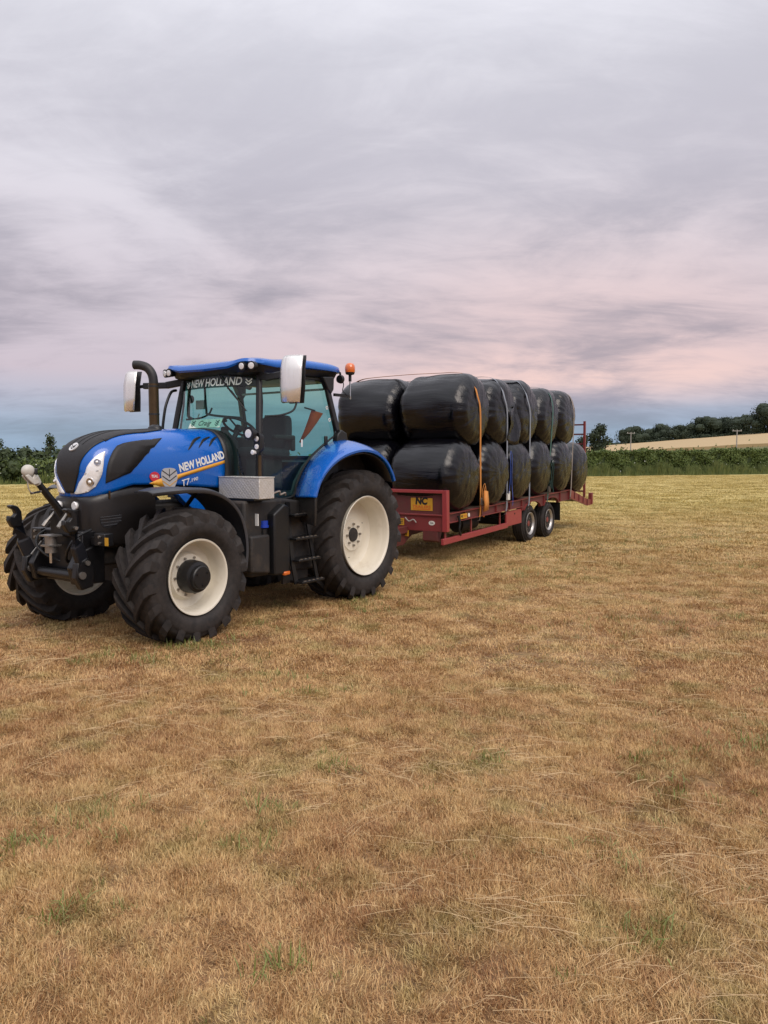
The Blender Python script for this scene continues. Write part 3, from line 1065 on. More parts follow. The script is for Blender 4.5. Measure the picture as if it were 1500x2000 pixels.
def make_tyre(name, parent, ro, rr_, w_, nlug, lug_h, axle_z, ang0, bulge=.012):
    """tread carcass with angled lugs; outer side is +y, centre of the lugs leads at the bottom"""
    prof = tyre_profile(ro, rr_, w_, bulge)
    mb = MB()
    seg = 72
    rings = [[(r * math.cos(2 * PI * k / seg), y, r * math.sin(2 * PI * k / seg)) for r, y in prof] for k in range(seg)]
    rings.append(rings[0])
    mb.rings(rings, True, False, False)
    h = w_ / 2

    def base_r(y):
        a = abs(y) / h
        return float(np.interp(a, [0, .25, .6, .9, .99, 1.04], [ro, ro, ro - .012, ro - .035, ro - .075, ro - .14]))
    sweep = 2 * PI / nlug * 1.55
    for side in (1, -1):
        for i in range(nlug):
            a0 = ang0 + 2 * PI * (i + (0.5 if side < 0 else 0)) / nlug
            rg = []
            for k in range(9):
                t_ = k / 8
                y = side * (-.02 + (h * 1.015 + .02) * t_)
                # lugs run out from the centre in a slight curve
                da = sweep * (0.96 * t_ ** 0.86)
                wd = (0.026 + 0.020 * t_) / ro         # half width as angle
                ct = (0.030 + 0.026 * t_) / ro
                top = ro + lug_h - (.016 * t_ * t_) - (.034 if k == 8 else 0)
                bot = base_r(y) - .012
                if k == 8:
                    y *= 1.02
                a = a0 + da
                def P(rad, an, yy):
                    return (rad * math.cos(an), yy, rad * math.sin(an))
                rg.append([P(bot, a - ct, y), P(top, a - wd, y), P(top, a + wd, y), P(bot, a + ct, y)])
            # run the lug down over the shoulder
            y = side * h * 1.045
            a = a0 + sweep
            rg.append([P(ro - .14, a - .022 / ro, y * .985), P(ro - .105, a - .018 / ro, y * 1.01), P(ro - .105, a + .018 / ro, y * 1.01), P(ro - .14, a + .022 / ro, y * .985)])
            mb.rings(rg)
    # flatten where it stands on the ground
    floor = -axle_z + 0.004
    out_ = []
    for (x, y, z) in mb.v:
        if z < floor + .03:
            k = max(0.0, min(1.0, (floor + .03 - z) / .06))
            y = y * (1 + .05 * k)
        out_.append((x, y, max(z, floor)))
    mb.v = out_
    return mb.build(name, 'tyre_rubber', parent, smooth=38, fix=True)


def bolt_ring(parent, n, rad, y, r=.014, h=.022, material='worn_steel', name='wheel_nut', a0=0.0):
    for k in range(n):
        a = a0 + 2 * PI * k / n
        MB().tube([(rad * math.cos(a), y, rad * math.sin(a)), (rad * math.cos(a), y + h, rad * math.sin(a))], r, 6).build(name, material, parent)


def front_wheel(sd):
    e = empty('front_wheel', tractor, (2.734, .815 if sd > 0 else -1.06, .6386), 0 if sd > 0 else PI)
    make_tyre('tyre', e, .632, .372, .50, 18, .046, .6386, .13 if sd > 0 else 1.3)
    yo = .222
    prof = [(.352, -.20), (.375, -.205), (.378, -.19), (.352, -.17), (.335, -.05), (.345, yo - .10), (.335, yo - .075), (.352, yo - .03), (.357, yo - .008), (.372, yo - .004),
            (.378, yo + .008), (.374, yo + .014), (.360, yo + .010), (.350, yo - .004), (.343, yo - .035), (.328, yo - .075), (.334, yo - .105), (.318, yo - .185), (.245, yo - .20),
            (.215, yo - .135), (.10, yo - .13), (.10, yo - .16), (.20, yo - .17), (.23, yo - .225), (.32, yo - .225), (.335, -.06)]
    MB().lathe(prof, seg=64, close=True).build('rim', 'cream_rim', e, smooth=35)
    hub = MB().lathe([(.001, -.2), (.15, -.2), (.165, yo - .12), (.165, yo - .10), (.158, yo - .02), (.150, yo + .0), (.120, yo + .008), (.115, yo + .045), (.105, yo + .055), (.03, yo + .058), (.001, yo + .058)], seg=40).build('hub', 'black_plastic', e, smooth=35)
    bolt_ring(e, 10, .188, yo - .134, r=.012, h=.022)
    for k in range(3):
        a = .5 + k * 2.1
        MB().tube([(.075 * math.cos(a), yo + .056, .075 * math.sin(a)), (.075 * math.cos(a), yo + .066, .075 * math.sin(a))], .010, 6).build('hub_plug', 'black_metal', e)
    return e


def rear_wheel(sd):
    e = empty('rear_wheel', tractor, (0, sd * .85, .8115), 0 if sd > 0 else PI)
    make_tyre('tyre', e, .797, .50, .56, 20, .050, .8115, .3)
    yo = .268
    prof = [(.48, -.25), (.507, -.255), (.51, -.24), (.485, -.22), (.462, -.10), (.462, yo - .13), (.478, yo - .09), (.484, yo - .012), (.503, yo - .004), (.51, yo + .008),
            (.505, yo + .016), (.489, yo + .010), (.478, yo - .004), (.472, yo - .06), (.468, yo - .075), (.452, yo - .11), (.452, yo - .16), (.436, yo - .25), (.40, yo - .275), (.34, yo - .275),
            (.215, yo - .235), (.205, yo - .215), (.09, yo - .215), (.09, yo - .235), (.20, yo - .24), (.34, yo - .30), (.44, yo - .30), (.462, yo - .2)]
    MB().lathe(prof, seg=72, close=True).build('rim', 'cream_rim', e, smooth=35)
    MB().lathe([(.001, -.2), (.092, -.2), (.092, yo - .21), (.085, yo - .195), (.001, yo - .19)], seg=32).build('hub', 'black_dusty', e, smooth=35)
    bolt_ring(e, 8, .138, yo - .216, r=.015, h=.03)
    bolt_ring(e, 3, .30, yo - .265, r=.008, h=.006, material='black_metal', name='rim_hole', a0=.6)
    return e


for sd in (1, -1):
    front_wheel(sd)
    rear_wheel(sd)


# ------------------------------------------------------------------ mudguards
def arch(name, rows, material, parent, thick=.012, smooth=50, n=6):
    """lofted guard: rows are stations along the arch, each a list of points across"""
    m_ = len(rows[0])
    cols = [poly_curve([r[j] for r in rows], n) for j in range(m_)]
    full = [[cols[j][i] for j in range(m_)] for i in range(len(cols[0]))]
    o = MB().rings(full, closed=False).build(name, material, parent, smooth=smooth, fix=True, solid=thick)
    return o


for sd in (1, -1):
    # rear: blue shell over the tyre, dropping from the cab side to the outer lip
    inner = [(1.02, .80, 1.335), (.94, .80, 1.52), (.80, .80, 1.71), (.60, .80, 1.865), (.38, .80, 1.975), (.14, .80, 2.03), (-.10, .78, 2.0), (-.32, .75, 1.90), (-.50, .72, 1.74), (-.62, .70, 1.56)]
    outer = [(1.17, 1.24, 1.355), (1.09, 1.24, 1.52), (.96, 1.245, 1.66), (.76, 1.25, 1.785), (.50, 1.255, 1.87), (.20, 1.255, 1.905), (-.08, 1.25, 1.862), (-.30, 1.24, 1.76), (-.46, 1.225, 1.61), (-.54, 1.21, 1.50)]
    rows = []
    for a, b in zip(inner, outer):
        a, b = Vector(a), Vector(b)
        cx_, cz_ = 0.15, 1.2
        outw = Vector((b.x - cx_, 0, b.z - cz_)).normalized()
        row = [a, a.lerp(b, .35) + outw * .030, a.lerp(b, .70) + outw * .034, a.lerp(b, .92) + outw * .016, b, b - outw * .022 + Vector((0, -.004, 0)), b - outw * .026 - Vector((0, .05, 0))]
        rows.append([Vector((p.x, p.y * sd, p.z)) for p in row])
    rm = arch('rear_mudguard', rows, 'blue_paint', tractor, .010)
    rows2 = []
    for a, b in zip(inner, outer):
        a, b = Vector(a), Vector(b)
        outw = Vector((b.x - .15, 0, b.z - 1.2)).normalized()
        rows2.append([Vector((p.x, p.y * sd, p.z)) for p in (a - outw * .04, a.lerp(b, .5) - outw * .03, b - outw * .05 - Vector((0, .03, 0)))])
    arch('mudguard_liner', rows2, 'black_dusty', tractor, .008)
    MB().prism([(1.02, 1.335), (.93, 1.52), (.79, 1.70), (.59, 1.855), (.37, 1.965), (.14, 2.02), (-.10, 1.99), (-.32, 1.89), (-.50, 1.73), (-.60, 1.56), (-.45, 1.0), (.85, 1.0)], 'y', sd * .735, sd * .76).build('arch_wall', 'black_dusty', tractor)
    # dark extension below the front foot of the guard
    mb = MB()
    mb.rings([[(1.02, sd * .80, 1.34), (1.17, sd * 1.235, 1.352), (1.13, sd * 1.235, 1.352), (.99, sd * .80, 1.34)],
              [(1.03, sd * .82, 1.20), (1.16, sd * 1.22, 1.16), (1.12, sd * 1.22, 1.16), (1.0, sd * .82, 1.20)],
              [(1.02, sd * .84, 1.06), (1.10, sd * 1.16, 1.02), (1.06, sd * 1.16, 1.02), (.99, sd * .84, 1.06)]])
    mb.build('mudguard_flap', 'black_dusty', tractor, bevel=.008)
    # front: grey guard behind and over the steered wheel
    rows = []
    for x, z, y0, y1 in ((3.14, 1.485, .60, .86), (2.98, 1.51, .58, 1.02), (2.78, 1.515, .57, 1.06), (2.55, 1.49, .56, 1.07), (2.33, 1.40, .56, 1.07), (2.17, 1.25, .56, 1.07), (2.075, 1.05, .56, 1.06), (2.04, .84, .57, 1.05), (2.045, .63, .58, 1.03)):
        ow = Vector((x - 2.734, 0, z - .64)).normalized()
        rows.append([Vector((x, sd * y0, z)) - ow * .015, Vector((x, sd * (y0 + .06), z)), Vector((x, sd * (y1 - .05), z)), Vector((x, sd * y1, z)) - ow * .018, Vector((x, sd * y1, z)) - ow * .05])
    fg = arch('front_mudguard', rows, 'fender_grey', tractor, .009)
    MB().tube([(2.55, sd * .42, 1.08), (2.52, sd * .62, 1.30), (2.52, sd * .80, 1.47)], .022, 8).build('mudguard_bracket', 'black_metal', fg)

# ------------------------------------------------------------------ cab
cab = empty('cab', tractor, (0, 0, 0))


def side_y(z, x):
    """half width of the cab glass by height, narrower at the front"""
    base = .835 - (z - 1.4) * .085
    return base - .10 * smooth01((x - .5) / 1.1)


AT, AB = (1.41, .625, 2.77), (1.585, .765, 1.42)
RT, RB = (.36, .745, 2.79), (.17, .815, 2.04)
for sd in (1, -1):
    mb = MB()
    pts = poly_curve([(AB[0], sd * AB[1], AB[2]), (1.548, sd * .735, 1.85), (1.487, sd * .685, 2.30), (AT[0], sd * AT[1], AT[2])], 5)
    mb.tube(pts, .042, 10, flat=.75)
    mb.build('front_pillar', 'black_plastic', cab)
    mb = MB()
    pts = poly_curve([(.13, sd * .80, 1.98), (.19, sd * .80, 2.15), (.29, sd * .77, 2.5), (.36, sd * .745, 2.80)], 5)
    mb.bar(pts, .05, .075)
    mb.build('rear_pillar', 'black_plastic', cab, bevel=.01)
    mb = MB()
    mb.prism([(.02, 1.96), (.26, 1.98), (.24, 2.10), (.16, 2.16), (.05, 2.12)], 'y', sd * .77, sd * .855)
    mb.build('pillar_foot', 'black_plastic', cab, bevel=.015)
    mb = MB()
    mb.prism([(.30, 2.60), (.37, 2.66), (.46, 2.80), (.24, 2.82), (.25, 2.66)], 'y', sd * .72, sd * .80)
    mb.build('pillar_head', 'black_plastic', cab, bevel=.012)
    # door glass follows the mudguard; frame round it
    dz = [(1.50, 1.40), (1.46, 2.0), (1.405, 2.45), (1.37, 2.735), (1.0, 2.765), (.62, 2.77), (.42, 2.755), (.325, 2.62), (.265, 2.35), (.215, 2.11), (.30, 2.045), (.50, 1.945), (.70, 1.82), (.86, 1.665), (.97, 1.50), (1.03, 1.36), (1.25, 1.33)]
    P3 = [Vector((x, sd * side_y(z, x), z)) for x, z in dz]
    mb = MB()
    mb.add(P3, [tuple(range(len(P3)))])
    me = bpy.data.meshes.new('door_glass')
    bm = bmesh.new()
    vsb = [bm.verts.new(p) for p in P3]
    bm.faces.new(vsb)
    bmesh.ops.triangulate(bm, faces=bm.faces[:])
    bmesh.ops.recalc_face_normals(bm, faces=bm.faces)
    bm.to_mesh(me)
    bm.free()
    door = link('door_glass', me, 'cab_glass', cab, smooth=0)
    MB().tube([p + Vector((0, sd * .004, 0)) for p in poly_curve(P3 + P3[:1], 3)], .013, 6).build('door_seal', 'black_plastic', cab)
    # interior grab rail and handle
    MB().tube(poly_curve([(1.36, sd * .66, 2.28), (1.15, sd * .70, 2.30), (.95, sd * .72, 2.36), (.88, sd * .72, 2.45)], 5), .012, 8).build('grab_rail', 'interior_dark', cab)
    MB().box((.42, sd * .80, 2.0), (.05, .03, .15)).build('door_handle', 'black_plastic', cab, bevel=.01)

# windscreen, bowed forward, with the printed strip along its top
def screen_pt(k, z):
    t_ = (z - AB[2]) / (AT[2] - AB[2])
    hw = AB[1] + (AT[1] - AB[1]) * t_
    x = AB[0] + (AT[0] - AB[0]) * t_
    return Vector((x + .015 + .15 * (1 - k * k), hw * k * .985, z))


def screen(z0, z1, off, name, material, parent, nz=6):
    rings = [[screen_pt(k, z) + Vector((off, 0, 0)) for k in np.linspace(-1, 1, 15)] for z in np.linspace(z0, z1, nz)]
    return MB().rings(rings, closed=False).build(name, material, parent, smooth=60)


ws = screen(1.45, 2.745, 0.0, 'windscreen', 'cab_glass', cab)
screen(2.615, 2.745, .004, 'sun_strip', 'sun_strip', ws, 3)
def fit_screen(co):
    # lettering follows the bow of the glass
    z = co.z
    t_ = (z - AB[2]) / (AT[2] - AB[2])
    hw = AB[1] + (AT[1] - AB[1]) * t_
    p = screen_pt(max(-1, min(1, co.y / hw)), z)
    return Vector((p.x + .009, co.y, z))
text_part('lettering', 'NEW HOLLAND', .125, 'mint_card', ws, frame_matrix((1.7, .06, 2.675), (0, 1, 0), (0, 0, 1)), bold=.0025, shear=.1, width=.80, fit=fit_screen, depth=0.0)
for yy in (.535, -.42):
    m1 = MB()
    for sgn in (1, -1):
        for off in (-.02, .012):
            pts = [fit_screen(Vector((0, yy, 2.655 + off))), fit_screen(Vector((0, yy + sgn * .035, 2.69 + off)))]
            m1.bar(pts, .004, .014)
    m1.build('leaf_mark', 'mint_card', ws)
# wiper
a, b, c_ = fit_screen(Vector((0, .17, 2.76))), fit_screen(Vector((0, .36, 2.56))), fit_screen(Vector((0, .535, 2.36)))
MB().tube([a + Vector((.03, 0, 0)), b + Vector((.035, 0, 0)), c_ + Vector((.02, 0, 0))], [.008, .012, .005], 6).build('wiper', 'black_plastic', ws)
MB().tube([fit_screen(Vector((0, .30, 2.60))) + Vector((.016, 0, 0)), b + Vector((.018, 0, 0)), fit_screen(Vector((0, .55, 2.335))) + Vector((.012, 0, 0))], .009, 6).build('wiper_blade', 'ink_dark', ws)

# rear window and its surround
mb = MB()
mb.rings([[(.16, .78, 1.75), (.16, -.78, 1.75)], [(.20, .77, 2.15), (.20, -.77, 2.15)], [(.34, .72, 2.74), (.34, -.72, 2.74)]], closed=False)
mb.build('rear_window', 'cab_glass', cab)
MB().box((.17, 0, 1.78), (.06, 1.56, .10)).build('rear_window_sill', 'black_plastic', cab)
# lower cab shell, floor, console
mb = MB()
mb.box((.85, 0, 1.33), (1.42, 1.50, .10)).box((1.60, .52, 1.40), (.06, .42, .16)).box((1.60, -.52, 1.40), (.06, .42, .16))
mb.build('cab_floor', 'interior_dark', cab, bevel=.01)
for sd in (1, -1):
    mb = MB()
    mb.prism([(.16, 1.34), (1.0, 1.34), (.93, 1.52), (.78, 1.70), (.58, 1.85), (.36, 1.96), (.16, 2.0)], 'y', sd * .70, sd * .79)
    mb.build('inner_wheel_arch', 'interior_grey', cab)
mb = MB()
mb.prism([(.18, 1.38), (.30, 1.38), (.33, 1.75), (.20, 1.78)], 'y', -.7, .7)
mb.build('rear_bulkhead', 'interior_dark', cab)
mb = MB()
mb.rings([[(1.22, -.14, 1.38), (1.55, -.17, 1.38), (1.55, .17, 1.38), (1.22, .14, 1.38)], [(1.24, -.12, 1.8), (1.52, -.16, 1.85), (1.52, .16, 1.85), (1.24, .12, 1.8)],
          [(1.24, -.11, 2.0), (1.50, -.20, 2.10), (1.50, .20, 2.10), (1.24, .11, 2.0)], [(1.28, -.1, 2.03), (1.48, -.18, 2.13), (1.48, .18, 2.13), (1.28, .1, 2.03)]])
mb.build('steering_console', 'interior_dark', cab, bevel=.02)
sw = []
cen, ax = Vector((1.13, 0.02, 2.18)), Vector((-.52, 0, .85)).normalized()
e1 = Vector((0, 1, 0))
e2 = ax.cross(e1)
ringp = [cen + (e1 * math.cos(a) + e2 * math.sin(a)) * .205 for a in np.linspace(0, 2 * PI, 37)]
mb = MB().tube(ringp, .016, 8, cap=False)
for a in (.4, PI - .4, -PI / 2):
    mb.tube([cen - ax * .03, cen + (e1 * math.cos(a) + e2 * math.sin(a)) * .20], .012, 6)
mb.tube([cen - ax * .05, cen + ax * .005], .05, 16)
mb.tube([cen - ax * .05, Vector((1.34, .02, 1.9))], .03, 10)
mb.build('steering_wheel', 'ink_dark', cab, smooth=50)
# seat with armrest; instructor seat beside it
def seat(x, y, w_, zb, zt, name):
    e = empty(name, cab, (x, y, 0))
    mb = MB()
    mb.rings([[(.05, -w_, 1.80), (.5, -w_ * .95, 1.83), (.5, w_ * .95, 1.83), (.05, w_, 1.80)], [(.03, -w_ * 1.02, 1.88), (.52, -w_, 1.90), (.52, w_, 1.90), (.03, w_ * 1.02, 1.88)], [(.05, -w_ * .9, 1.92), (.48, -w_ * .85, 1.94), (.48, w_ * .85, 1.94), (.05, w_ * .9, 1.92)]])
    mb.build('cushion', 'seat_cloth', e, bevel=.03, seg=3)
    mb = MB()
    out_ = rounded([(-w_, zb), (-w_ * 1.05, (zb + zt) / 2), (-w_ * .92, zt - .03), (0, zt), (w_ * .92, zt - .03), (w_ * 1.05, (zb + zt) / 2), (w_, zb)], 4)
    mb.rings([[(.02 - .12 * (z - zb), y_ * .94, z) for y_, z in out_], [(.07 - .12 * (z - zb), y_, z) for y_, z in out_], [(.13 - .12 * (z - zb), y_ * .9, zb + (z - zb) * .98) for y_, z in out_]])
    mb.build('backrest', 'seat_cloth', e, bevel=.015)
    mb = MB()
    mb.box((.22, w_ + .05, 2.06), (.38, .075, .06)).box((.05, w_ + .05, 1.98), (.06, .06, .18))
    mb.build('armrest', 'interior_dark', e, bevel=.02)
    MB().box((.26, 0, 1.6), (.34, .34, .42)).build('pedestal', 'interior_dark', e, bevel=.03)
    return e
seat(.42, .0, .25, 1.86, 2.37, 'driver_seat')
MB().box((.72, -.42, 1.86), (.55, .16, .42)).box((.95, -.42, 2.12), (.12, .05, .16)).build('side_console', 'interior_dark', cab, bevel=.03)
MB().tube([(1.30, -.50, 2.35), (1.32, -.50, 2.30)], .01, 6).box((1.28, -.49, 2.46), (.03, .15, .11)).build('cab_monitor', 'sign_white', cab, bevel=.008)
MB().tube(poly_curve([(1.33, -.36, 2.72), (1.31, -.36, 2.40), (1.30, -.30, 2.33), (1.24, .18, 2.28)], 6), .014, 8).build('monitor_rail', 'interior_grey', cab)
MB().tube([(1.42, -.52, 2.52), (1.40, -.52, 2.52)], [.05, .05], 16).build('cab_fan', 'interior_dark', cab)

# roof: black tray with lamps, blue cap above
def roof_ring(x0, x1, hw, z, e=.30, n=56, zfun=None, nose=0.0):
    ring = []
    for a in np.linspace(0, 2 * PI, n + 1)[:-1]:
        ca, sa = math.cos(a), math.sin(a)
        X = math.copysign(abs(ca) ** e, ca)
        Y = math.copysign(abs(sa) ** e, sa)
        x = (x0 + x1) / 2 + (x1 - x0) / 2 * X
        taper = 1 - .05 * smooth01((x - .6) / 1.0)
        y = hw * Y * taper
        x += nose * (1 - (y / hw) ** 2) * max(0, X)
        ring.append((x, y, z if zfun is None else zfun(x, y)))
    return ring


def zrise(x):
    return .085 * smooth01((1.62 - x) / .95)


def brow(x, y):
    """the blue edge lifts over the corner lamps"""
    return .055 * math.exp(-((abs(y) - .64) / .17) ** 2) * smooth01((x - 1.15) / .35)


tray = [roof_ring(.05, 1.50, .66, 0, zfun=lambda x, y: 2.735 + .03 * smooth01((1.3 - x) / 1.0)),
        roof_ring(.0, 1.62, .745, 0, zfun=lambda x, y: 2.765 + .6 * zrise(x)),
        roof_ring(-.03, 1.665, .785, 0, zfun=lambda x, y: 2.815 + zrise(x) + brow(x, y)),
        roof_ring(-.01, 1.64, .77, 0, zfun=lambda x, y: 2.85 + zrise(x) + brow(x, y))]
roof = MB().rings(tray).build('roof_tray', 'black_plastic', cab, smooth=40)
capr = [roof_ring(-.045, 1.685, .80, 0, zfun=lambda x, y: 2.800 + zrise(x) + brow(x, y) * 1.15),
        roof_ring(-.055, 1.70, .808, 0, zfun=lambda x, y: 2.822 + zrise(x) + brow(x, y)),
        roof_ring(-.045, 1.685, .795, 0, zfun=lambda x, y: 2.868 + zrise(x) + brow(x, y) * .8),
        roof_ring(.0, 1.62, .73, 0, zfun=lambda x, y: 2.898 + zrise(x) + brow(x, y) * .5),
        roof_ring(.12, 1.45, .58, 0, zfun=lambda x, y: 2.912 + zrise(x)),
        roof_ring(.45, 1.1, .25, 0, zfun=lambda x, y: 2.918 + zrise(x))]
MB().rings(capr).build('roof_cap', 'blue_paint', cab, smooth=50)
for sd in (1, -1):
    for i, (yy, xx, zz) in enumerate(((.715, 1.645, 2.825), (.605, 1.68, 2.822))):
        p = Vector((xx - .02, sd * yy, zz))
        d = Vector((1, sd * .25 * (1 - i), -.12)).normalized()
        hs = MB().tube([p - d * .06, p, p + d * .012], [.045, .05, .05], 18).build('work_lamp', 'black_plastic', roof)
        MB().tube([p + d * .012, p + d * .018, p + d * .021], [.036, .034, .015], 18).build('lamp_lens', 'lamp_glass', roof)
    # mirrors on long arms with bright metal backs
    mr = empty('mirror', tractor, (0, 0, 0))
    ym, xm = sd * 1.335, 1.66
    rings = []
    for z, w_, dx in ((2.385, .20, .035), (2.40, .235, .047), (2.55, .265, .045), (2.72, .275, .035), (2.85, .265, .010), (2.885, .24, -.012)):
        ring = []
        for k in np.linspace(-1, 1, 11):
            ring.append((xm + dx + .035 * (1 - k * k) - (.03 * max(0, sd * k)), ym + k * w_ / 2, z + (.0)))
        rings.append(ring)
    MB().rings(rings, closed=False).build('mirror_back', 'mirror_sheet', mr, smooth=50, solid=.006)
    rings = []
    for z, w_, dx in ((2.385, .20, .0), (2.55, .275, .02), (2.72, .285, .025), (2.85, .275, -.002), (2.885, .24, -.022)):
        rings.append([(xm + dx - .055 + .045 * (1 - abs(k)), ym + k * w_ / 2 + sd * .008, z) for k in np.linspace(-1, 1, 9)] + [(xm + dx - .075, ym + k * w_ / 2 * .9 + sd * .008, z) for k in np.linspace(1, -1, 9)])
    MB().rings(rings).build('mirror_housing', 'black_plastic', mr, smooth=40)
    mb = MB()
    mb.bar([(1.42, sd * .64, 2.735), (1.50, sd * .86, 2.70)], .05, .085)
    mb.bar([(1.49, sd * .84, 2.70), (1.60, sd * 1.16, 2.70)], .06, .075)
    mb.bar([(1.585, sd * 1.13, 2.70), (1.62, sd * 1.32, 2.69)], .035, .04)
    mb.build('mirror_arm', 'black_plastic', mr, bevel=.01)
    # lamp cluster on the front pillar: round work lamp, indicator unit and small lamp
    p = Vector((1.76, sd * .79, 2.07))
    wl = MB().tube([p - Vector((.10, 0, 0)), p - Vector((.05, 0, 0)), p, p + Vector((.01, 0, 0))], [.04, .066, .076, .074], 20).build('round_lamp', 'black_plastic', tractor)
    MB().tube([p + Vector((.006, 0, 0)), p + Vector((.0115, 0, 0)), p + Vector((.013, 0, 0))], [.048, .046, .02], 20).build('lamp_lens', 'lamp_glass', wl)
    pl = Vector((1.66, sd * .83, 1.97))
    rings = []
    for dx, k in ((-.06, .9), (-.01, 1.12), (.02, 1.12)):
        rings.append([(pl.x + dx, pl.y + .042 * k * math.copysign(abs(math.cos(a)) ** .5, math.cos(a)), pl.z + .098 * k * math.copysign(abs(math.sin(a)) ** .5, math.sin(a))) for a in np.linspace(0, 2 * PI, 25)[:-1]])
    ind = MB().rings(rings).build('indicator_lamp', 'black_plastic', tractor)
    for dz in (.043, -.043):
        q = pl + Vector((.02, 0, dz))
        MB().tube([q, q + Vector((.008, 0, 0)), q + Vector((.012, 0, 0))], [.029, .028, .012], 16).build('lamp_lens', 'lamp_glass', ind)
    q = Vector((1.72, sd * .80, 1.865))
    MB().tube([q - Vector((.05, 0, 0)), q, q + Vector((.006, 0, 0))], [.02, .028, .02], 14).build('side_lamp', 'lamp_glass', tractor)
    mb = MB()
    mb.bar([(1.56, sd * .74, 2.0), (1.66, sd * .79, 2.0)], .03, .06).bar([(1.60, sd * .76, 2.0), (1.70, sd * .80, 2.06)], .02, .05).bar([(1.62, sd * .77, 1.95), (1.68, sd * .80, 1.87)], .02, .03)
    mb.build('lamp_bracket', 'black_metal', tractor)
    MB().tube([(1.575, sd * .77, 1.83), (1.585, sd * .78, 1.42)], .022, 10).build('hand_rail', 'exhaust_bronze', tractor)
    # small work lamp at the rear of the roof
    p = Vector((.10, sd * .80, 2.80))
    MB().tube([p + Vector((.04, 0, 0)), p, p - Vector((.02, 0, 0))], [.05, .055, .04], 16).bar([p, p + Vector((0, -sd * .02, .09))], .02, .02).build('rear_work_lamp', 'black_plastic', tractor)

# flashing beacon on a post at the rear left corner
bc = empty('beacon', tractor, (-.09, .80, 0))
MB().tube([(0, 0, 2.60), (0, 0, 2.80)], .010, 10).build('post', 'bright_steel', bc)
MB().tube([(0, 0, 2.56), (0, 0, 2.60)], .014, 10).build('post_clamp', 'worn_steel', bc)
MB().tube([(0, 0, 2.79), (0, 0, 2.87), (0, 0, 2.88), (0, 0, 2.905)], [.02, .02, .055, .062], 18).build('base', 'black_plastic', bc)
mb = MB()
rings = [[(r * math.cos(a), r * math.sin(a), z) for a in np.linspace(0, 2 * PI, 21)[:-1]] for r, z in ((.062, 2.905), (.067, 2.93), (.067, 2.965), (.06, 2.995), (.043, 3.018), (.015, 3.026))]
mb.rings(rings).build('dome', 'amber_lens', bc, smooth=60)
mb = MB()
mb.bar([(.30, -.03, 2.60), (.02, 0, 2.60)], .03, .035)
mb.build('beacon_arm', 'black_metal', bc)
MB().tube(poly_curve([(.17, -.02, 2.86), (.14, .0, 2.74), (.16, 0, 2.66), (.10, .01, 2.62), (.01, 0, 2.585)], 5), .006, 6).build('cable', 'black_plastic', bc)

# exhaust stack at the right front pillar
ex = MB().tube([(1.985, -.50, 1.95), (1.985, -.50, 2.66)], .058, 20).build('exhaust', 'exhaust_bronze', tractor)
pts = poly_curve([(1.985, -.50, 2.60), (1.985, -.50, 2.70), (1.995, -.515, 2.78), (2.02, -.56, 2.845), (2.06, -.63, 2.875), (2.09, -.70, 2.88)], 6)
MB().tube(pts, .052, 18, cap=False).build('exhaust_elbow', 'exhaust_dark', ex)
for z in (2.30, 2.62):
    MB().tube([(1.985, -.50, z), (1.985, -.50, z + .02)], .061, 20).build('exhaust_clamp', 'exhaust_dark', ex)
MB().tube(poly_curve([(1.50, -.68, 2.63), (1.60, -.65, 2.60), (1.70, -.61, 2.48), (1.75, -.60, 2.35), (1.79, -.60, 2.10), (1.80, -.58, 1.9)], 6), .017, 8).build('intake_pipe', 'black_plastic', tractor)
MB().sphere((2.25, -.16, 2.12), .075, 14, 8, (1.0, 1.2, .75)).build('bonnet_camera', 'black_plastic', tractor)

# ------------------------------------------------------------------ toolbox, tank, steps on the left
tb = MB().box((1.785, .765, 1.475), (.235, .61, .225)).build('toolbox', 'chequer_plate', tractor, bevel=.006)
MB().box((1.785, .765, 1.594), (.245, .62, .012)).build('toolbox_lid', 'chequer_plate', tb, bevel=.003)
MB().box((1.785, .75, 1.352), (.25, .50, .02)).build('toolbox_shelf', 'black_metal', tractor)
MB().tube(poly_curve([(1.52, .90, 1.40), (1.45, .95, 1.43), (1.42, .93, 1.39), (1.36, .95, 1.41), (1.33, .93, 1.38)], 5), .010, 6).build('tie_rope', 'strap_brown', tractor)
mb = MB()
mb.prism([(1.96, 1.34), (1.96, .62), (1.86, .50), (.75, .47), (.72, .62), (.72, 1.10), (1.0, 1.30), (1.3, 1.34)], 'y', .50, .90)
tank = mb.build('fuel_tank', 'black_dusty', tractor, bevel=.03, seg=3)
mb = MB()
mb.prism([(1.60, 1.18), (1.60, .50), (1.36, .49), (1.33, .60), (1.34, 1.25), (1.42, 1.29)], 'y', .80, 1.00)
mb.build('tank_cover', 'black_plastic', tractor, bevel=.02, seg=3)
mb = MB()
mb.prism([(1.92, .96), (1.92, .56), (1.62, .52), (1.62, .96)], 'y', .80, .96)
mb.build('additive_tank', 'black_dusty', tractor, bevel=.025, seg=3)
MB().tube([(1.66, .90, .96), (1.66, .90, 1.02)], .038, 14).build('filler_neck', 'black_plastic', tractor)
MB().tube([(1.655, .90, 1.035), (1.655, .90, 1.06), (1.655, .90, 1.062), (1.655, .90, 1.11)], [.052, .052, .045, .045], 16).build('filler_cap', 'cap_blue', tractor)
MB().box((1.79, .905, 1.13), (.012, .075, .13)).build('warning_label', 'white_paint', tractor)
MB().box((1.40, .99, .50), (.10, .05, .045)).build('side_marker', 'amber_lens', tractor, bevel=.012)
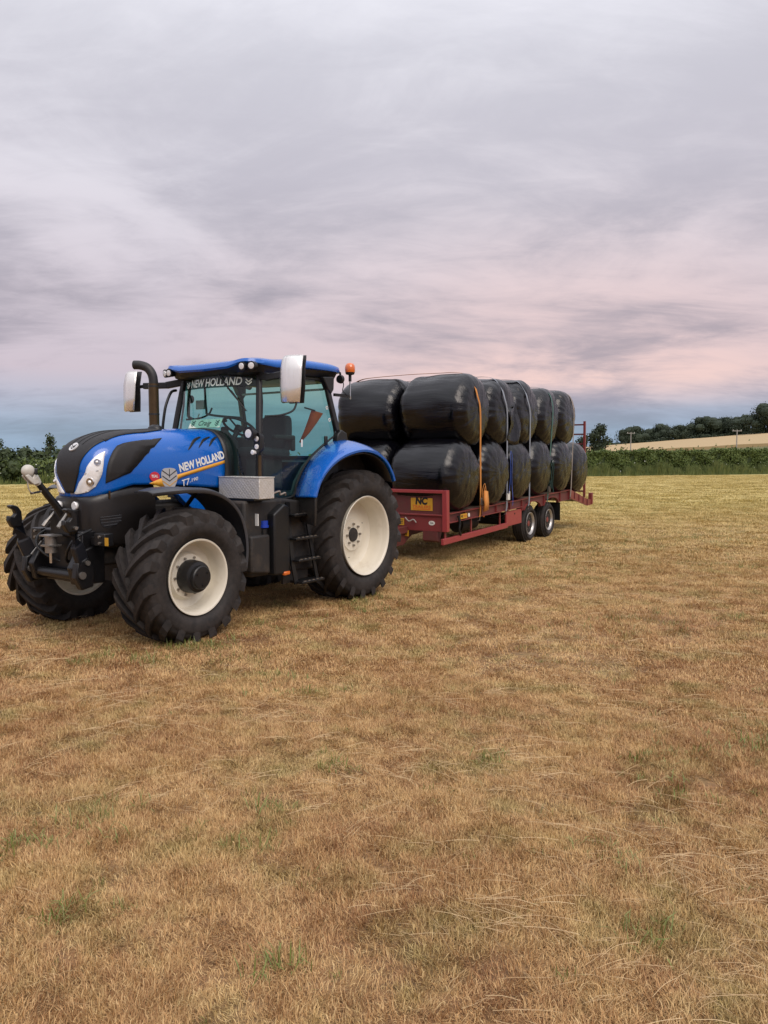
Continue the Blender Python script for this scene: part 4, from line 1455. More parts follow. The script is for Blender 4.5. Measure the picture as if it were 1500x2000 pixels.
for sd in (1, -1):
    stp = empty('cab_steps', tractor, (0, 0, 0))
    for z, xa, y in ((1.15, 1.12, .96), (.88, 1.12, .98), (.63, 1.10, 1.0), (.375, 1.06, 1.02)):
        MB().box((xa, sd * y, z), (.40, .20, .028)).build('step', 'black_metal', stp, bevel=.006)
        for k in range(5):
            MB().box((xa - .15 + k * .075, sd * (y + .085), z + .017), (.04, .02, .008)).build('tread_stud', 'worn_steel', stp)
    MB().bar([(1.30, sd * .93, 1.30), (1.30, sd * 1.0, .60), (1.26, sd * 1.02, .36)], .02, .06).build('step_frame', 'black_metal', stp)
    MB().bar([(.98, sd * .93, 1.18), (.92, sd * 1.0, .60), (.88, sd * 1.02, .36)], .02, .05).build('step_frame', 'black_metal', stp)
    MB().box((1.10, sd * .86, .75), (.44, .03, .80)).build('step_back', 'black_dusty', stp)

MB().bar([(-.5, 0, .46), (-1.0, 0, .46)], .12, .06).build('hitch', 'black_metal', tractor)
# round stickers on the rear edge of the door glass
for x_, z_ in ((.335, 2.43), (.30, 2.28)):
    yq = side_y(z_, x_) + .004
    MB().lathe([(.012, 0), (.024, 0), (.024, .003), (.012, .003)], (x_, yq, z_), 16, close=True).build('window_sticker', 'white_paint', cab)
MB().box((.84, side_y(1.98, .84) + .003, 1.98), (.03, .003, .09)).build('window_label', 'white_paint', cab)
# right-hand door frame and grab loop seen through the glass
MB().tube(poly_curve([(1.30, -.66, 2.70), (1.32, -.67, 2.40), (1.28, -.68, 2.30), (1.0, -.72, 2.27), (.60, -.75, 2.30)], 6), .020, 8).build('grab_loop', 'interior_grey', cab)
MB().tube([(.34, .70, 2.66), (.34, -.70, 2.66)], .014, 8).build('sun_blind_rail', 'sign_white', cab)

# ------------------------------------------------------------------ front linkage
fl = empty('front_linkage', tractor, (0, 0, 0))
mb = MB()
mb.box((3.40, 0, .86), (.22, .62, .50)).box((3.46, 0, 1.18), (.14, .34, .26)).prism([(3.30, .60), (3.62, .62), (3.66, .78), (3.58, .92), (3.30, 1.0)], 'y', -.36, -.28)
mb.prism([(3.30, .60), (3.62, .62), (3.66, .78), (3.58, .92), (3.30, 1.0)], 'y', .28, .36)
mb.build('linkage_frame', 'black_metal', fl, bevel=.012)
MB().cyl((3.58, -.42, .70), (3.58, .42, .70), .045).build('cross_shaft', 'black_metal', fl)
for sd in (1, -1):
    y = sd * .42
    mb = MB()
    mb.prism([(3.50, .60), (3.62, .58), (3.68, .70), (3.66, .84), (3.55, .88), (3.48, .76)], 'y', y - .04, y + .04)
    mb.build('arm_root', 'black_metal', fl, bevel=.012)
    mb = MB()
    mb.bar([(3.575, y, .80), (3.65, y + sd * .02, 1.0), (3.70, y + sd * .035, 1.16)], .055, .13)
    mb.build('lower_arm', 'linkage_paint', fl, bevel=.012)
    # hook claw on the raised arm
    hk = [(3.665, 1.13), (3.66, 1.22), (3.665, 1.285), (3.70, 1.335), (3.755, 1.352), (3.79, 1.34), (3.77, 1.318), (3.735, 1.30), (3.722, 1.262), (3.745, 1.235), (3.79, 1.245), (3.795, 1.20), (3.76, 1.13)]
    mb = MB()
    mb.prism(hk, 'y', y + sd * .035 - .032, y + sd * .035 + .032)
    mb.build('hook_claw', 'black_metal', fl, bevel=.010)
    MB().cyl((3.70, y - .06, 1.17), (3.70, y + .10 * sd, 1.17), .016).build('latch_pin', 'worn_steel', fl)
    MB().cyl((3.62, y - sd * .06, .72), (3.62, y + sd * .06, .72), .034).build('pivot_pin', 'worn_steel', fl)
    MB().cyl((3.56, y - sd * .05, .83), (3.56, y + sd * .055, .83), .024).build('pivot_pin', 'worn_steel', fl)
    MB().tube([(3.46, sd * .24, 1.08), (3.52, sd * .26, .98)], .038, 14).tube([(3.51, sd * .26, 1.0), (3.60, sd * .30, .84)], .020, 10).build('lift_ram', 'black_metal', fl)
    # hoses
    MB().tube(poly_curve([(3.40, sd * .30, 1.12), (3.56, sd * .30, 1.06), (3.62, sd * .26, .96), (3.58, sd * .16, .86), (3.50, sd * .06, .80)], 6), .013, 8).build('hydraulic_hose', 'black_plastic', fl)
    MB().tube([(3.50, sd * .10, 1.30), (3.60, sd * .12, 1.19)], .014, 8).tube([(3.59, sd * .12, 1.2), (3.63, sd * .125, 1.15)], .020, 8).build('hose_coupler', 'worn_steel', fl)
    # valve block with label
    MB().box((3.42, sd * .52, 1.04), (.10, .16, .12)).box((3.40, sd * .40, 1.02), (.08, .12, .08)).build('valve_block', 'black_metal', fl, bevel=.008)
    for dz in (.03, -.03):
        MB().cyl((3.47, sd * .53, 1.04 + dz), (3.485, sd * .53, 1.04 + dz), .013, seg=10).build('bolt', 'worn_steel', fl)
    MB().tube([(3.52, sd * .34, .98), (3.62, sd * .36, .86)], .010, 6).build('valve_pipe', 'worn_steel', fl)
MB().box((3.471, .63, 1.03), (.004, .05, .075)).build('caution_sticker', 'sign_yellow', fl)
MB().cyl((3.62, -.02, .90), (3.62, -.02, 1.06), .055).build('pump_body', 'worn_steel', fl)
MB().box((3.62, -.02, 1.065), (.14, .16, .014)).box((3.62, -.02, .97), (.13, .14, .016)).build('pump_flange', 'worn_steel', fl)
MB().cyl((3.62, -.02, .80), (3.62, -.02, .90), .018).build('pump_rod', 'bright_steel', fl)
# top link leaning forward with its claw
tl = MB().tube([(3.50, 0, 1.25), (3.56, 0, 1.34), (3.745, 0, 1.575)], [.038, .036, .030], 12).build('top_link', 'black_metal', tractor)
mb = MB()
mb.sphere((3.835, 0, 1.685), .062, 16, 12, (1.0, .75, .95))
mb.tube([(3.735, 0, 1.56), (3.78, 0, 1.62)], [.030, .045], 12)
mb.build('claw_ball', 'hook_grey', tl, smooth=60)
mb = MB()
for y0, y1 in ((-.04, -.016), (.016, .04)):
    mb.prism([(3.745, 1.57), (3.80, 1.555), (3.85, 1.60), (3.88, 1.64), (3.85, 1.655), (3.81, 1.62), (3.79, 1.66)], 'y', y0, y1)
mb.build('claw_jaw', 'hook_grey', tl, bevel=.006)
mb = MB()
mb.prism([(3.77, 1.66), (3.80, 1.655), (3.785, 1.70), (3.765, 1.71)], 'y', -.05, .05)
mb.build('claw_slot', 'ink_dark', tl, bevel=.004)
MB().tube(poly_curve([(3.84, .0, 1.61), (3.85, .02, 1.53), (3.81, .02, 1.48), (3.70, .01, 1.50)], 5), .006, 6).build('release_cord', 'strap_brown', tl)
MB().bar([(3.82, 0, 1.475), (3.74, .03, 1.49)], .03, .018).build('release_tab', 'ink_dark', tl)

# name board behind the windscreen, orange cloth behind the door
nb = empty('name_board', None, (0, 0, 0))
nb.matrix_world = tractor.matrix_basis
BT = R(28)
def board_m(p):
    # the board leans back against the dash
    return frame_matrix(p, (0, 1, 0), (-math.sin(BT), 0, math.cos(BT)))
bup, bnr = Vector((-math.sin(BT), 0, math.cos(BT))), Vector((math.cos(BT), 0, math.sin(BT)))
bc_ = Vector((1.615, -.05, 2.205))
mb = MB().box((0, 0, 0), (.52, .118, .008))
mb.v = [tuple(board_m(bc_) @ Vector(q)) for q in mb.v]
bo = mb.build('board', 'mint_card', nb, bevel=.003)
text_part('lettering', 'Craig', .092, 'ink_dark', bo, board_m(bc_ + bnr * .0065), bold=.0004, shear=.25, width=.21, depth=0.0)
for yy in (-.20, .20):
    m1 = MB()
    for sgn in (1, -1):
        for off in (-.030, -.004, .020):
            m1.bar([bc_ + Vector((0, yy, 0)) + bup * (off - .008) + bnr * .0055, bc_ + Vector((0, yy + sgn * .030, 0)) + bup * (off + .016) + bnr * .0055], .003, .011)
    m1.build('leaf_mark', 'ink_green', bo)
tag(nb, 'pale green name board reading Craig behind the tractor windscreen', 'name board')
oc = empty('orange_flag', None, (0, 0, 0))
oc.matrix_world = tractor.matrix_basis
mb = MB()
mb.rings([[(.33, .50, 2.41), (.30, .66, 2.365)], [(.37, .48, 2.29), (.345, .60, 2.25)], [(.42, .45, 2.14), (.40, .52, 2.12)], [(.47, .41, 2.0), (.465, .425, 1.995)]], closed=False)
mb.build('cloth', 'orange_cloth', oc, solid=.012)
MB().tube([(.40, .44, 2.44), (.33, .56, 2.40)], .010, 6).build('flag_stick', 'interior_dark', oc)
tag(oc, 'orange tapering flag hanging inside the cab behind the seat', 'flag')

# ------------------------------------------------------------------ the trailer
TL = R(32)
trailer = empty('trailer', None, (1.0703 - math.cos(TL) * 1.23, 12.286 + math.sin(TL) * 1.23, 0), 0)
TRZ = math.atan2(-math.cos(TL), -math.sin(TL))
TILT = .026
trailer.rotation_euler = (0, TILT, TRZ)
tag(trailer, 'red low flatbed trailer with yellow maker signs, loaded with black bales', 'trailer')
ZD = .863
W2 = 1.10
AX = (-4.0, -5.17)

# headboard: posts, rails and recessed panel
hb = empty('headboard', trailer)
for sd in (1, -1):
    MB().box((-.03, sd * 1.185, .91), (.10, .09, .70)).build('post', 'red_bright', hb, bevel=.006)
MB().box((-.03, 0, 1.235), (.11, 2.28, .055)).build('top_rail', 'red_bright', hb, bevel=.006)
MB().box((-.06, 0, 1.015), (.02, 2.29, .385)).build('panel', 'red_dark', hb)
MB().box((-.03, 0, .835), (.10, 2.28, .025)).build('ledge', 'red_paint', hb, bevel=.004)
MB().box((-.035, 0, .69), (.055, 2.28, .262)).build('lower_panel', 'red_paint', hb, bevel=.004)
# maker signs
sg = MB().box((-.045, .715, 1.01), (.006, .42, .215)).build('maker_sign', 'sign_yellow', hb)
FX, FY = (0, 1, 0), (0, 0, 1)
text_part('lettering', 'NC', .165, 'ink_dark', sg, frame_matrix((-.041, .715, 1.062), FX, FY), bold=.0095, shear=.1, width=.24, depth=0.0)
text_part('lettering', 'TRAILERS', .07, 'sign_orange', sg, frame_matrix((-.041, .715, .965), FX, FY), bold=.002, shear=.0, width=.35, depth=0.0)
MB().box((-.0415, .715, .925), (.002, .34, .014)).build('print_line', 'sign_orange', sg)
for y, z, w_, h_, s_ in ((.23, .70, .20, .12, ''), (.30, .50, .24, .10, '')):
    k = MB().box((.0, y + .06, z), (.005, w_, h_)).build('notice_sign', 'sign_yellow', hb)
    for i in range(3):
        MB().box((.0035, y + .06 + .01 * i, z + .03 - .028 * i), (.003, w_ * (.8 - .12 * i), .010)).build('print_line', 'ink_dark', k)
ov = MB().add([(-.004, .93 + .06 * math.cos(a), .70 + .038 * math.sin(a)) for a in np.linspace(0, 2 * PI, 25)[:-1]] + [(-.008, .93 + .06 * math.cos(a), .70 + .038 * math.sin(a)) for a in np.linspace(0, 2 * PI, 25)[:-1]],
              [tuple(range(24))] + [(i, i + 24, (i + 1) % 24 + 24, (i + 1) % 24) for i in range(24)]).build('oval_sticker', 'sign_white', hb)
text_part('lettering', 'CLA', .05, 'ink_dark', ov, frame_matrix((-.0025, .93, .70), FX, FY), bold=.0012, width=.07, depth=0.0)
MB().tube(poly_curve([(.03, .43, .78), (.04, .51, .72), (.03, .59, .75), (.035, .65, .70)], 5), .012, 6).build('breakaway_cable', 'strap_brown', hb)
# side walls under the headboard taper to the drawbar
for sd in (1, -1):
    MB().prism([(-.01, .56), (-.9, .56), (-.9, .46), (-.25, .44), (.05, .30), (.75, .30), (.95, .40), (.95, .52), (.25, .56)], 'y', sd * .34, sd * .40).build('drawbar_plate', 'red_dark', trailer, bevel=.006)
MB().bar([(.80, 0, .45), (1.2, .10, .45), (2.06, .56, .45)], .24, .14).build('drawbar', 'red_dark', trailer, bevel=.01)
MB().cyl((2.10, .585, .42), (2.10, .585, .50), .07).build('drawbar_eye', 'worn_steel', trailer)
MB().prism([(-.01, .56), (-.01, .40), (-.10, .36), (-.20, .56)], 'y', .75, 1.03).build('corner_gusset', 'red_dark', trailer, bevel=.006)

# deck, side channels with ribs, arches over the wheels
MB().box((-3.28, 0, ZD - .02), (6.45, 2.36, .035)).build('deck', 'deck_timber', trailer)
for sd in (1, -1):
    ch = empty('side_channel', trailer)
    # web with arches cut over both wheels
    top, bot = ZD - .012, .705
    pts = [(-.09, bot), (-.09, top), (-6.52, top), (-6.52, bot)]
    low = []
    for a in AX[::-1]:
        for k in np.linspace(PI, 0, 13):
            low.append((a - .44 * math.cos(k) * -1, .53 + .22 * math.sin(k)))
    lowpts = [(-6.52, .62), (-5.80, .62)]
    for a in AX[::-1]:
        for k in np.linspace(0, PI, 13):
            lowpts.append((a - .47 * math.cos(k), .62 + .155 * math.sin(k)))
    lowpts += [(-3.42, .62), (-3.42, bot), (-.09, bot)]
    MB().prism(lowpts + [(-.09, top), (-6.52, top)], 'y', sd * 1.165, sd * 1.185).build('web', 'red_dark', ch)
    MB().box((-3.305, sd * 1.195, ZD - .005), (6.43, .07, .014)).build('top_flange', 'red_paint', ch)
    MB().box((-1.75, sd * 1.198, .706), (3.32, .064, .012)).build('bottom_flange', 'red_paint', ch)
    for a in AX:
        mb = MB()
        arc = [(a - .47 * math.cos(k), .62 + .155 * math.sin(k)) for k in np.linspace(0.02, PI - .02, 13)]
        mb.rings([[(x, sd * 1.182, z), (x, sd * 1.228, z), (x, sd * 1.228, z + .012), (x, sd * 1.182, z + .012)] for x, z in arc])
        mb.build('arch_flange', 'red_paint', ch)
    for x in (-.72, -1.40, -2.08, -2.76, -3.40, -4.715, -5.80, -6.45):
        zb_ = .713 if x > -3.39 else .63
        MB().box((x, sd * 1.204, (zb_ + ZD - .012) / 2), (.012, .036, ZD - .012 - zb_)).build('rib', 'red_paint', ch)
    # side guard rail on struts, tool plate ahead of the wheels
    sgd = MB().box((-1.24, sd * 1.2, .405), (2.75, .05, .10)).build('side_guard', 'red_bright', trailer, bevel=.005)
    for x in (-.04, -1.05, -2.35):
        MB().box((x, sd * 1.165, .575), (.05 if x > -.1 else .035, .02, .25)).build('guard_strut', 'red_paint', sgd)
    MB().box((-3.0, sd * 1.185, .525), (.80, .035, .30)).build('tool_locker', 'red_bright', trailer, bevel=.005)
    MB().cyl((-3.02, sd * 1.2, .60), (-3.02, sd * 1.21, .60), .02, seg=12).build('locker_latch', 'black_metal', trailer)
    if sd > 0:
        st_ = MB().box((-.62, 1.233, .775), (.26, .004, .085)).build('side_sign', 'sign_yellow', trailer)
        text_part('lettering', 'NC', .06, 'ink_dark', st_, frame_matrix((-.55, 1.236, .775), (-1, 0, 0), (0, 0, 1)), bold=.003, width=.08, depth=0.0)
        text_part('lettering', 'TRAILERS', .035, 'sign_orange', st_, frame_matrix((-.67, 1.236, .775), (-1, 0, 0), (0, 0, 1)), bold=.001, width=.12, depth=0.0)
        cd = [(-.83 + .035 * math.cos(a), .775 + .035 * math.sin(a)) for a in np.linspace(0, 2 * PI, 21)[:-1]]
        MB().prism(cd, 'y', 1.225, 1.234).build('round_plate', 'sign_white', trailer)
        MB().tube(poly_curve([(-.40, 1.23, .80), (-.43, 1.25, .68), (-.42, 1.24, .55), (-.50, 1.23, .46)], 5), .022, 8).build('lamp_cable', 'black_plastic', trailer)
    # chassis rails
    MB().prism([(1.0, .50), (-6.5, .62), (-6.5, .80), (-.2, .80), (-.05, .62), (1.0, .62)], 'y', sd * .40, sd * .46).build('chassis_rail', 'red_dark', trailer)
    # marker lamp
    MB().box((-1.46, sd * 1.23, .69), (.03, .012, .02)).build('marker_lamp', 'amber_lens', trailer)
    # mudflap
    MB().box((-5.80, sd * 1.06, .40), (.02, .30, .42)).build('mudflap', 'black_plastic', trailer)
    # beaver tail
    MB().prism([(-6.50, .855), (-6.56, .865), (-7.95, .53), (-8.32, .50), (-8.32, .36), (-7.95, .36), (-6.50, .66)], 'y', sd * 1.175, sd * 1.215).build('tail_side', 'red_paint', trailer)
    for x, z in ((-6.85, .70), (-7.20, .62), (-7.55, .54), (-7.90, .46)):
        MB().box((x, sd * 1.222, z), (.02, .02, .16)).build('tail_rib', 'red_dark', trailer)
    MB().box((-8.30, sd * 1.19, .52), (.10, .10, .30)).build('ramp_hinge', 'red_paint', trailer, bevel=.01)
    # folded ramp: upright ladder
    rp = empty('ramp', trailer)
    for y in (.99, .45):
        MB().bar([(-8.40, sd * y, .55), (-8.36, sd * y, 2.54)], .05, .07).build('ramp_rail', 'red_paint', rp)
    for z in np.linspace(.70, 2.45, 8):
        MB().box((-8.38, sd * .72, float(z)), (.05, .50, .04)).build('rung', 'red_dark', rp)
mb = MB()
mb.prism([(-6.50, .845), (-7.95, .50), (-8.25, .48), (-8.25, .45), (-7.95, .46), (-6.50, .80)], 'y', -1.17, 1.17)
mb.build('tail_deck', 'deck_timber', trailer)
for x in np.arange(-.6, -6.5, -.68):
    MB().box((float(x), 0, .765), (.06, 2.32, .11)).build('cross_member', 'red_dark', trailer)
MB().cyl((-1.55, .62, .50), (-2.25, .62, .50), .15, seg=24).build('air_tank', 'black_dusty', trailer)
MB().cyl((-1.2, -.55, .52), (-2.0, -.55, .52), .16, seg=24).build('spare_tank', 'black_dusty', trailer)
MB().box((-.75, .75, .54), (.10, .10, .42)).build('landing_leg', 'black_dusty', trailer)
for a in AX:
    MB().cyl((a, -1.08, .40 + TILT * a), (a, 1.08, .40 + TILT * a), .06).box((a, 0, .47 + TILT * a), (.12, 1.1, .10)).build('axle', 'black_dusty', trailer)
    for sd in (1, -1):
        MB().bar([(a + .5, sd * .45, .58 + TILT * a), (a, sd * .45, .50 + TILT * a), (a - .5, sd * .45, .58 + TILT * a)], .07, .06).build('spring', 'black_dusty', trailer)
        wh = empty('trailer_wheel', trailer, (a, sd * 1.035, .40 + TILT * a), 0 if sd > 0 else PI)
        prof = tyre_profile(.395, .235, .27, .012)
        mb = MB()
        mb.lathe(prof, seg=56, close=True)
        for gx in (-.07, 0, .07):
            pass
        fl_ = -.40 + .004
        mb.v = [(x, y, max(z, fl_)) for x, y, z in mb.v]
        mb.build('tyre', 'tyre_rubber', wh, smooth=45)
        for gy in (-.075, -.025, .025, .075):
            mb = MB().lathe([(.398, gy - .016), (.405, gy - .014), (.405, gy + .014), (.398, gy + .016)], seg=56)
            mb.v = [(x, y, max(z, fl_)) for x, y, z in mb.v]
            mb.build('tread_rib', 'tyre_rubber', wh, smooth=40)
        yo = .125
        MB().lathe([(.215, -.10), (.235, -.11), (.24, -.09), (.21, -.05), (.205, yo - .05), (.225, yo - .01), (.24, yo - .004), (.243, yo + .004), (.238, yo + .008), (.222, yo + .002), (.205, yo - .02), (.195, yo - .06), (.165, yo - .085), (.13, yo - .05), (.10, yo - .045), (.10, yo - .06), (.16, yo - .10), (.20, yo - .075)], seg=48, close=True).build('rim', 'silver_rim', wh, smooth=35)
        MB().lathe([(.001, -.05), (.095, -.05), (.095, yo - .055), (.07, yo - .045), (.06, yo - .03), (.001, yo - .028)], seg=24).build('hub', 'red_paint', wh, smooth=35)
        bolt_ring(wh, 6, .118, yo - .052, r=.012, h=.02, material='worn_steel')


# ------------------------------------------------------------------ bales
def bale_mesh(seed, length, rad, sag, flat_b):
    """film-wrapped round bale, axis along y: rounded shoulders, folds, sagged foot"""
    r_ = np.random.default_rng(seed)
    nt, edge = 112, .24
    h = length / 2
    prof = []
    for k in np.linspace(0, 1, 9)[:-1]:                      # end cap from centre outwards
        prof.append(((rad - edge * 1.35) * k, h + .010 - .025 * k * k))
    for k in np.linspace(0, PI / 2, 9):                      # shoulder
        prof.append((rad - edge * 1.35 * (1 - math.sin(k)), h - .015 - edge * (1 - math.cos(k))))
    ys = np.linspace(h - .015 - edge, -(h - .015 - edge), 15)[1:-1]
    mid = [(rad + .012 * math.cos(PI * y / h), float(y)) for y in ys]
    full = prof + mid + [(a, -b) for a, b in prof[::-1]]
    ph = r_.uniform(0, 6.28, 12)
    amp = r_.uniform(.5, 1.0, 12)
    rings = []
    for (r, y) in full:
        ring = []
        e = smooth01((abs(y) - (h - .30)) / .22)             # towards the ends
        for j in range(nt):
            a = 2 * PI * j / nt
            p = Vector((math.cos(a) * 1.3 + seed * 3.1, y * .9, math.sin(a) * 1.3))
            d = .046 * mnoise.noise(p * 1.1) + .014 * mnoise.noise(p * 2.7)
            q = Vector((math.cos(a) * 9 + seed, y * 1.5 + seed, math.sin(a) * 9))
            d += .004 * mnoise.noise(q) * (1 - e * .3)
            # folds gathered at the shoulder
            fold = abs(mnoise.noise(Vector((math.cos(a) * 7.5 + seed * 5, math.sin(a) * 7.5, seed))))
            f = e * (.020 * fold + .006 * math.sin(a * 23 + ph[0]))
            rr_ = max(0.0, r + (d - f) * min(1, r / (rad * .4)))
            bulge = (.020 * mnoise.noise(Vector((math.cos(a) * r * 3 + seed, math.sin(a) * r * 3, 7 + seed)))
                     + .013 * mnoise.noise(Vector((math.cos(a) * r * 11 + math.sin(a) * r * 4 + seed, math.sin(a) * r * 3, 3 + seed)))) * smooth01((abs(y) - (h - .26)) / .20)
            x, z = rr_ * math.cos(a), rr_ * math.sin(a)
            # weight: wider at the foot, flattened underside
            z *= (1 - sag * .5)
            x *= (1 + sag * .35 * (1 - z / rad) * .5)
            zf = -rad * (1 - flat_b)
            if z < zf:
                z = zf + (z - zf) * .2
            yy = y + math.copysign(bulge, y) + math.copysign(.03 * max(0, -z / rad), y) * e * .6
            ring.append((x, yy, z))
        rings.append(ring)
    mb = MB().rings(rings)
    me = bpy.data.meshes.new('bale')
    me.from_pydata(mb.v, [], mb.f)
    bm = bmesh.new()
    bm.from_mesh(me)
    bmesh.ops.recalc_face_normals(bm, faces=bm.faces)
    bm.to_mesh(me)
    bm.free()
    me.materials.append(MATS['bale_film'])
    me.shade_smooth()
    return me


BLOW = [bale_mesh(s, 1.33, .655, .07, .09) for s in (1, 2, 3)]
BUP = [bale_mesh(s, 1.36, .665, .045, .04) for s in (4, 5, 6)]
TM = Matrix.Translation(trailer.location) @ trailer.rotation_euler.to_matrix().to_4x4()
LX = [-.64, -1.97, -3.20, -4.50, -5.86, -7.15]
UX = [-1.05, -2.30, -3.54, -4.88, -6.12]
ordw = ['first', 'second', 'third', 'fourth', 'fifth', 'sixth']


def put_bale(me, x, y, z, rot, label, group, yaw=0.0):
    o = bpy.data.objects.new('wrapped_bale', me)
    COL.objects.link(o)
    o.matrix_world = TM @ Matrix.Translation((x, y, z)) @ Matrix.Rotation(yaw, 4, 'Z') @ Matrix.Rotation(rot, 4, 'Y')
    tag(o, label, 'bale', group)
    return o


low_labels = ['lower black wrapped bale right behind the yellow headboard sign', 'second lower black bale from the headboard, beside the orange strap tail',
              'third lower black bale, between the blue and the second grey strap', 'fourth lower black bale, standing above the front trailer wheel',
              'fifth lower black bale, just behind the dark green strap', 'last lower black bale on the sloping tail of the trailer']
up_labels = ['big upper black bale under the orange strap, above the headboard', 'second upper black bale with torn hanging film, under the blue strap',
             'third upper black bale from the tractor, under a grey strap', 'fourth upper black bale from the tractor, under the green strap', 'rearmost upper black bale, nearest the red ramp']
for i, x in enumerate(LX):
    z = ZD + .617 + (0 if i < 5 else -.10)
    put_bale(BLOW[i % 3], x, .665, z, 0, low_labels[i], 'black wrapped bales on the trailer', yaw=random.uniform(-.03, .03))
    put_bale(BLOW[(i + 1) % 3], x + random.uniform(-.03, .03), -.675, z, 0,
             'lower black bale behind the rear mudguard, far side of the trailer' if i == 0 else 'lower black bale on the hidden far side of the trailer', 'black wrapped bales on the trailer', yaw=PI + random.uniform(-.03, .03))
for i, x in enumerate(UX):
    z = ZD + .617 + 1.135 + (0, .0, .02, -.05, -.05)[i]
    put_bale(BUP[i % 3], x, .655, z, (0, .2, -.15, .1, -.2)[i], up_labels[i], 'black wrapped bales on the trailer', yaw=random.uniform(-.035, .035))
    put_bale(BUP[(i + 1) % 3], x + random.uniform(-.03, .03), -.745, z - .01, (.1, -.2, .15, .2, 0)[i],
             'upper black bale next to the orange beacon, far side of the load' if i == 0 else 'upper black bale on the hidden far side of the trailer', 'black wrapped bales on the trailer', yaw=PI + random.uniform(-.03, .03))

# torn film hanging from the second upper bale
mb = MB()
rows = []
for k in range(9):
    t_ = k / 8
    row = []
    for j in range(7):
        s_ = j / 6
        a = -.25 - .95 * t_
        x = UX[1] - .02 - .50 * s_ + .03 * math.sin(9 * t_ + 5 * s_)
        y = 1.335 + .045 * math.sin(5 * s_ + 4 * t_) + .03 * t_
        z = 2.70 - .62 * t_ + .20 * s_ * (1 - t_) - .10 * math.sin(3.1 * s_)
        row.append(TM @ Vector((x, y, z)))
    rows.append(row)
tf = mb.rings(rows, closed=False).build('torn_film', 'bale_film', None, smooth=60, solid=.004)
tag(tf, 'torn flap of black film hanging off the second upper bale', 'film')


# ------------------------------------------------------------------ lashing straps over the load
def strap(i, x, material, label, lean=0.0, tail=None, tailmat=None):
    root = empty('ratchet_strap')
    root.matrix_world = TM
    zt = ZD + .617 + 1.135 + .662 + (0, .0, .02, -.05, -.05)[i]
    pts = [(x + lean, 1.235, .70), (x + lean, 1.255, .90), (x + lean * .6, 1.315, 1.9), (x + lean * .3, 1.36, 2.60), (x, 1.355, 2.85), (x, 1.285, 3.06), (x, 1.15, zt - .055), (x, .95, zt + .004), (x, .60, zt + .012), (x, .0, zt + .022),
           (x, -.7, zt + .012), (x, -1.04, zt - .01), (x, -1.24, zt - .09), (x, -1.37, 3.03), (x, -1.46, 2.80), (x, -1.46, 2.3), (x, -1.27, .90), (x, -1.25, .70)]
    P = poly_curve(pts, 5)
    mb = MB()
    rings = []
    wv = .030
    for k, p in enumerate(P):
        d = (P[min(k + 1, len(P) - 1)] - P[max(k - 1, 0)]).normalized()
        n = Vector((1, 0, 0)).cross(d).normalized()
        tw = Vector((wv, 0, 0))
        rings.append([p - tw - n * .002, p + tw - n * .002, p + tw + n * .002, p - tw + n * .002])
    mb.rings(rings)
    mb.build('webbing', material, root, smooth=40)
    # hook and ratchet at the near rail
    MB().bar([(x + lean, 1.235, .70), (x + lean, 1.23, .64), (x + lean, 1.20, .63)], .03, .016).build('hook', 'worn_steel', root)
    if tail:
        rt = MB().box((x + lean, 1.27, .98), (.06, .05, .13)).box((x + lean - .03, 1.29, 1.0), (.02, .03, .17)).build('ratchet', 'worn_steel' if tail != 'blue' else 'sign_white', root, bevel=.006)
        loops = {'orange': [(0, 1.0), (-.03, 1.18), (-.11, 1.30), (-.16, 1.22), (-.13, 1.05), (-.09, .92)],
                 'blue': [(0, 1.05), (-.05, 1.45), (-.10, 1.85), (-.15, 1.75), (-.17, 1.30), (-.15, .95), (-.14, .80)],
                 'green': [(0, 1.05), (-.04, 1.35), (-.10, 1.62), (-.17, 1.50), (-.19, 1.15), (-.16, .95)]}[tail]
        for q in range(2 if tail != 'blue' else 1):
            mb = MB()
            Pq = poly_curve([(x + lean + a * (1 - .3 * q), 1.30 + .03 * q + .02 * math.sin(9 * b), b - .05 * q) for a, b in loops], 5)
            rings = []
            for k, p in enumerate(Pq):
                d = (Pq[min(k + 1, len(Pq) - 1)] - Pq[max(k - 1, 0)]).normalized()
                tw = Vector((.038, .014, 0))
                n = tw.cross(d).normalized()
                rings.append([p - tw - n * .003, p + tw - n * .003, p + tw + n * .003, p - tw + n * .003])
            mb.rings(rings).build('loose_tail', tailmat or material, root, smooth=40)
        if tail == 'orange':
            mb = MB()
            mb.rings([[(x + lean - .02, 1.32, 1.18), (x + lean - .13, 1.33, 1.16)], [(x + lean, 1.34, .98), (x + lean - .15, 1.34, .96)], [(x + lean + .03, 1.33, .80), (x + lean - .16, 1.33, .82)]], closed=False)
            mb.build('folded_tail', material, root, solid=.03, smooth=40)
    tag(root, label, 'strap', 'lashing straps over the bales')
    return root


strap(0, UX[0] + .12, 'strap_orange', 'orange lashing strap with bundled tail over the first upper bale', -.34, 'orange')
strap(1, UX[1] + .16, 'strap_grey', 'grey blue strap with blue loose tail and white ratchet, second from front', -.36, 'blue', 'strap_blue')
strap(2, UX[2] + .20, 'strap_grey', 'pale grey strap over the third upper bale, no loose tail', -.36)
strap(3, UX[3] + .08, 'strap_green', 'dark green strap with bundled tail over the fourth upper bale', -.04, 'green')
strap(4, UX[4] - .12, 'strap_brown', 'brownish grey strap over the rearmost upper bale', -.22)

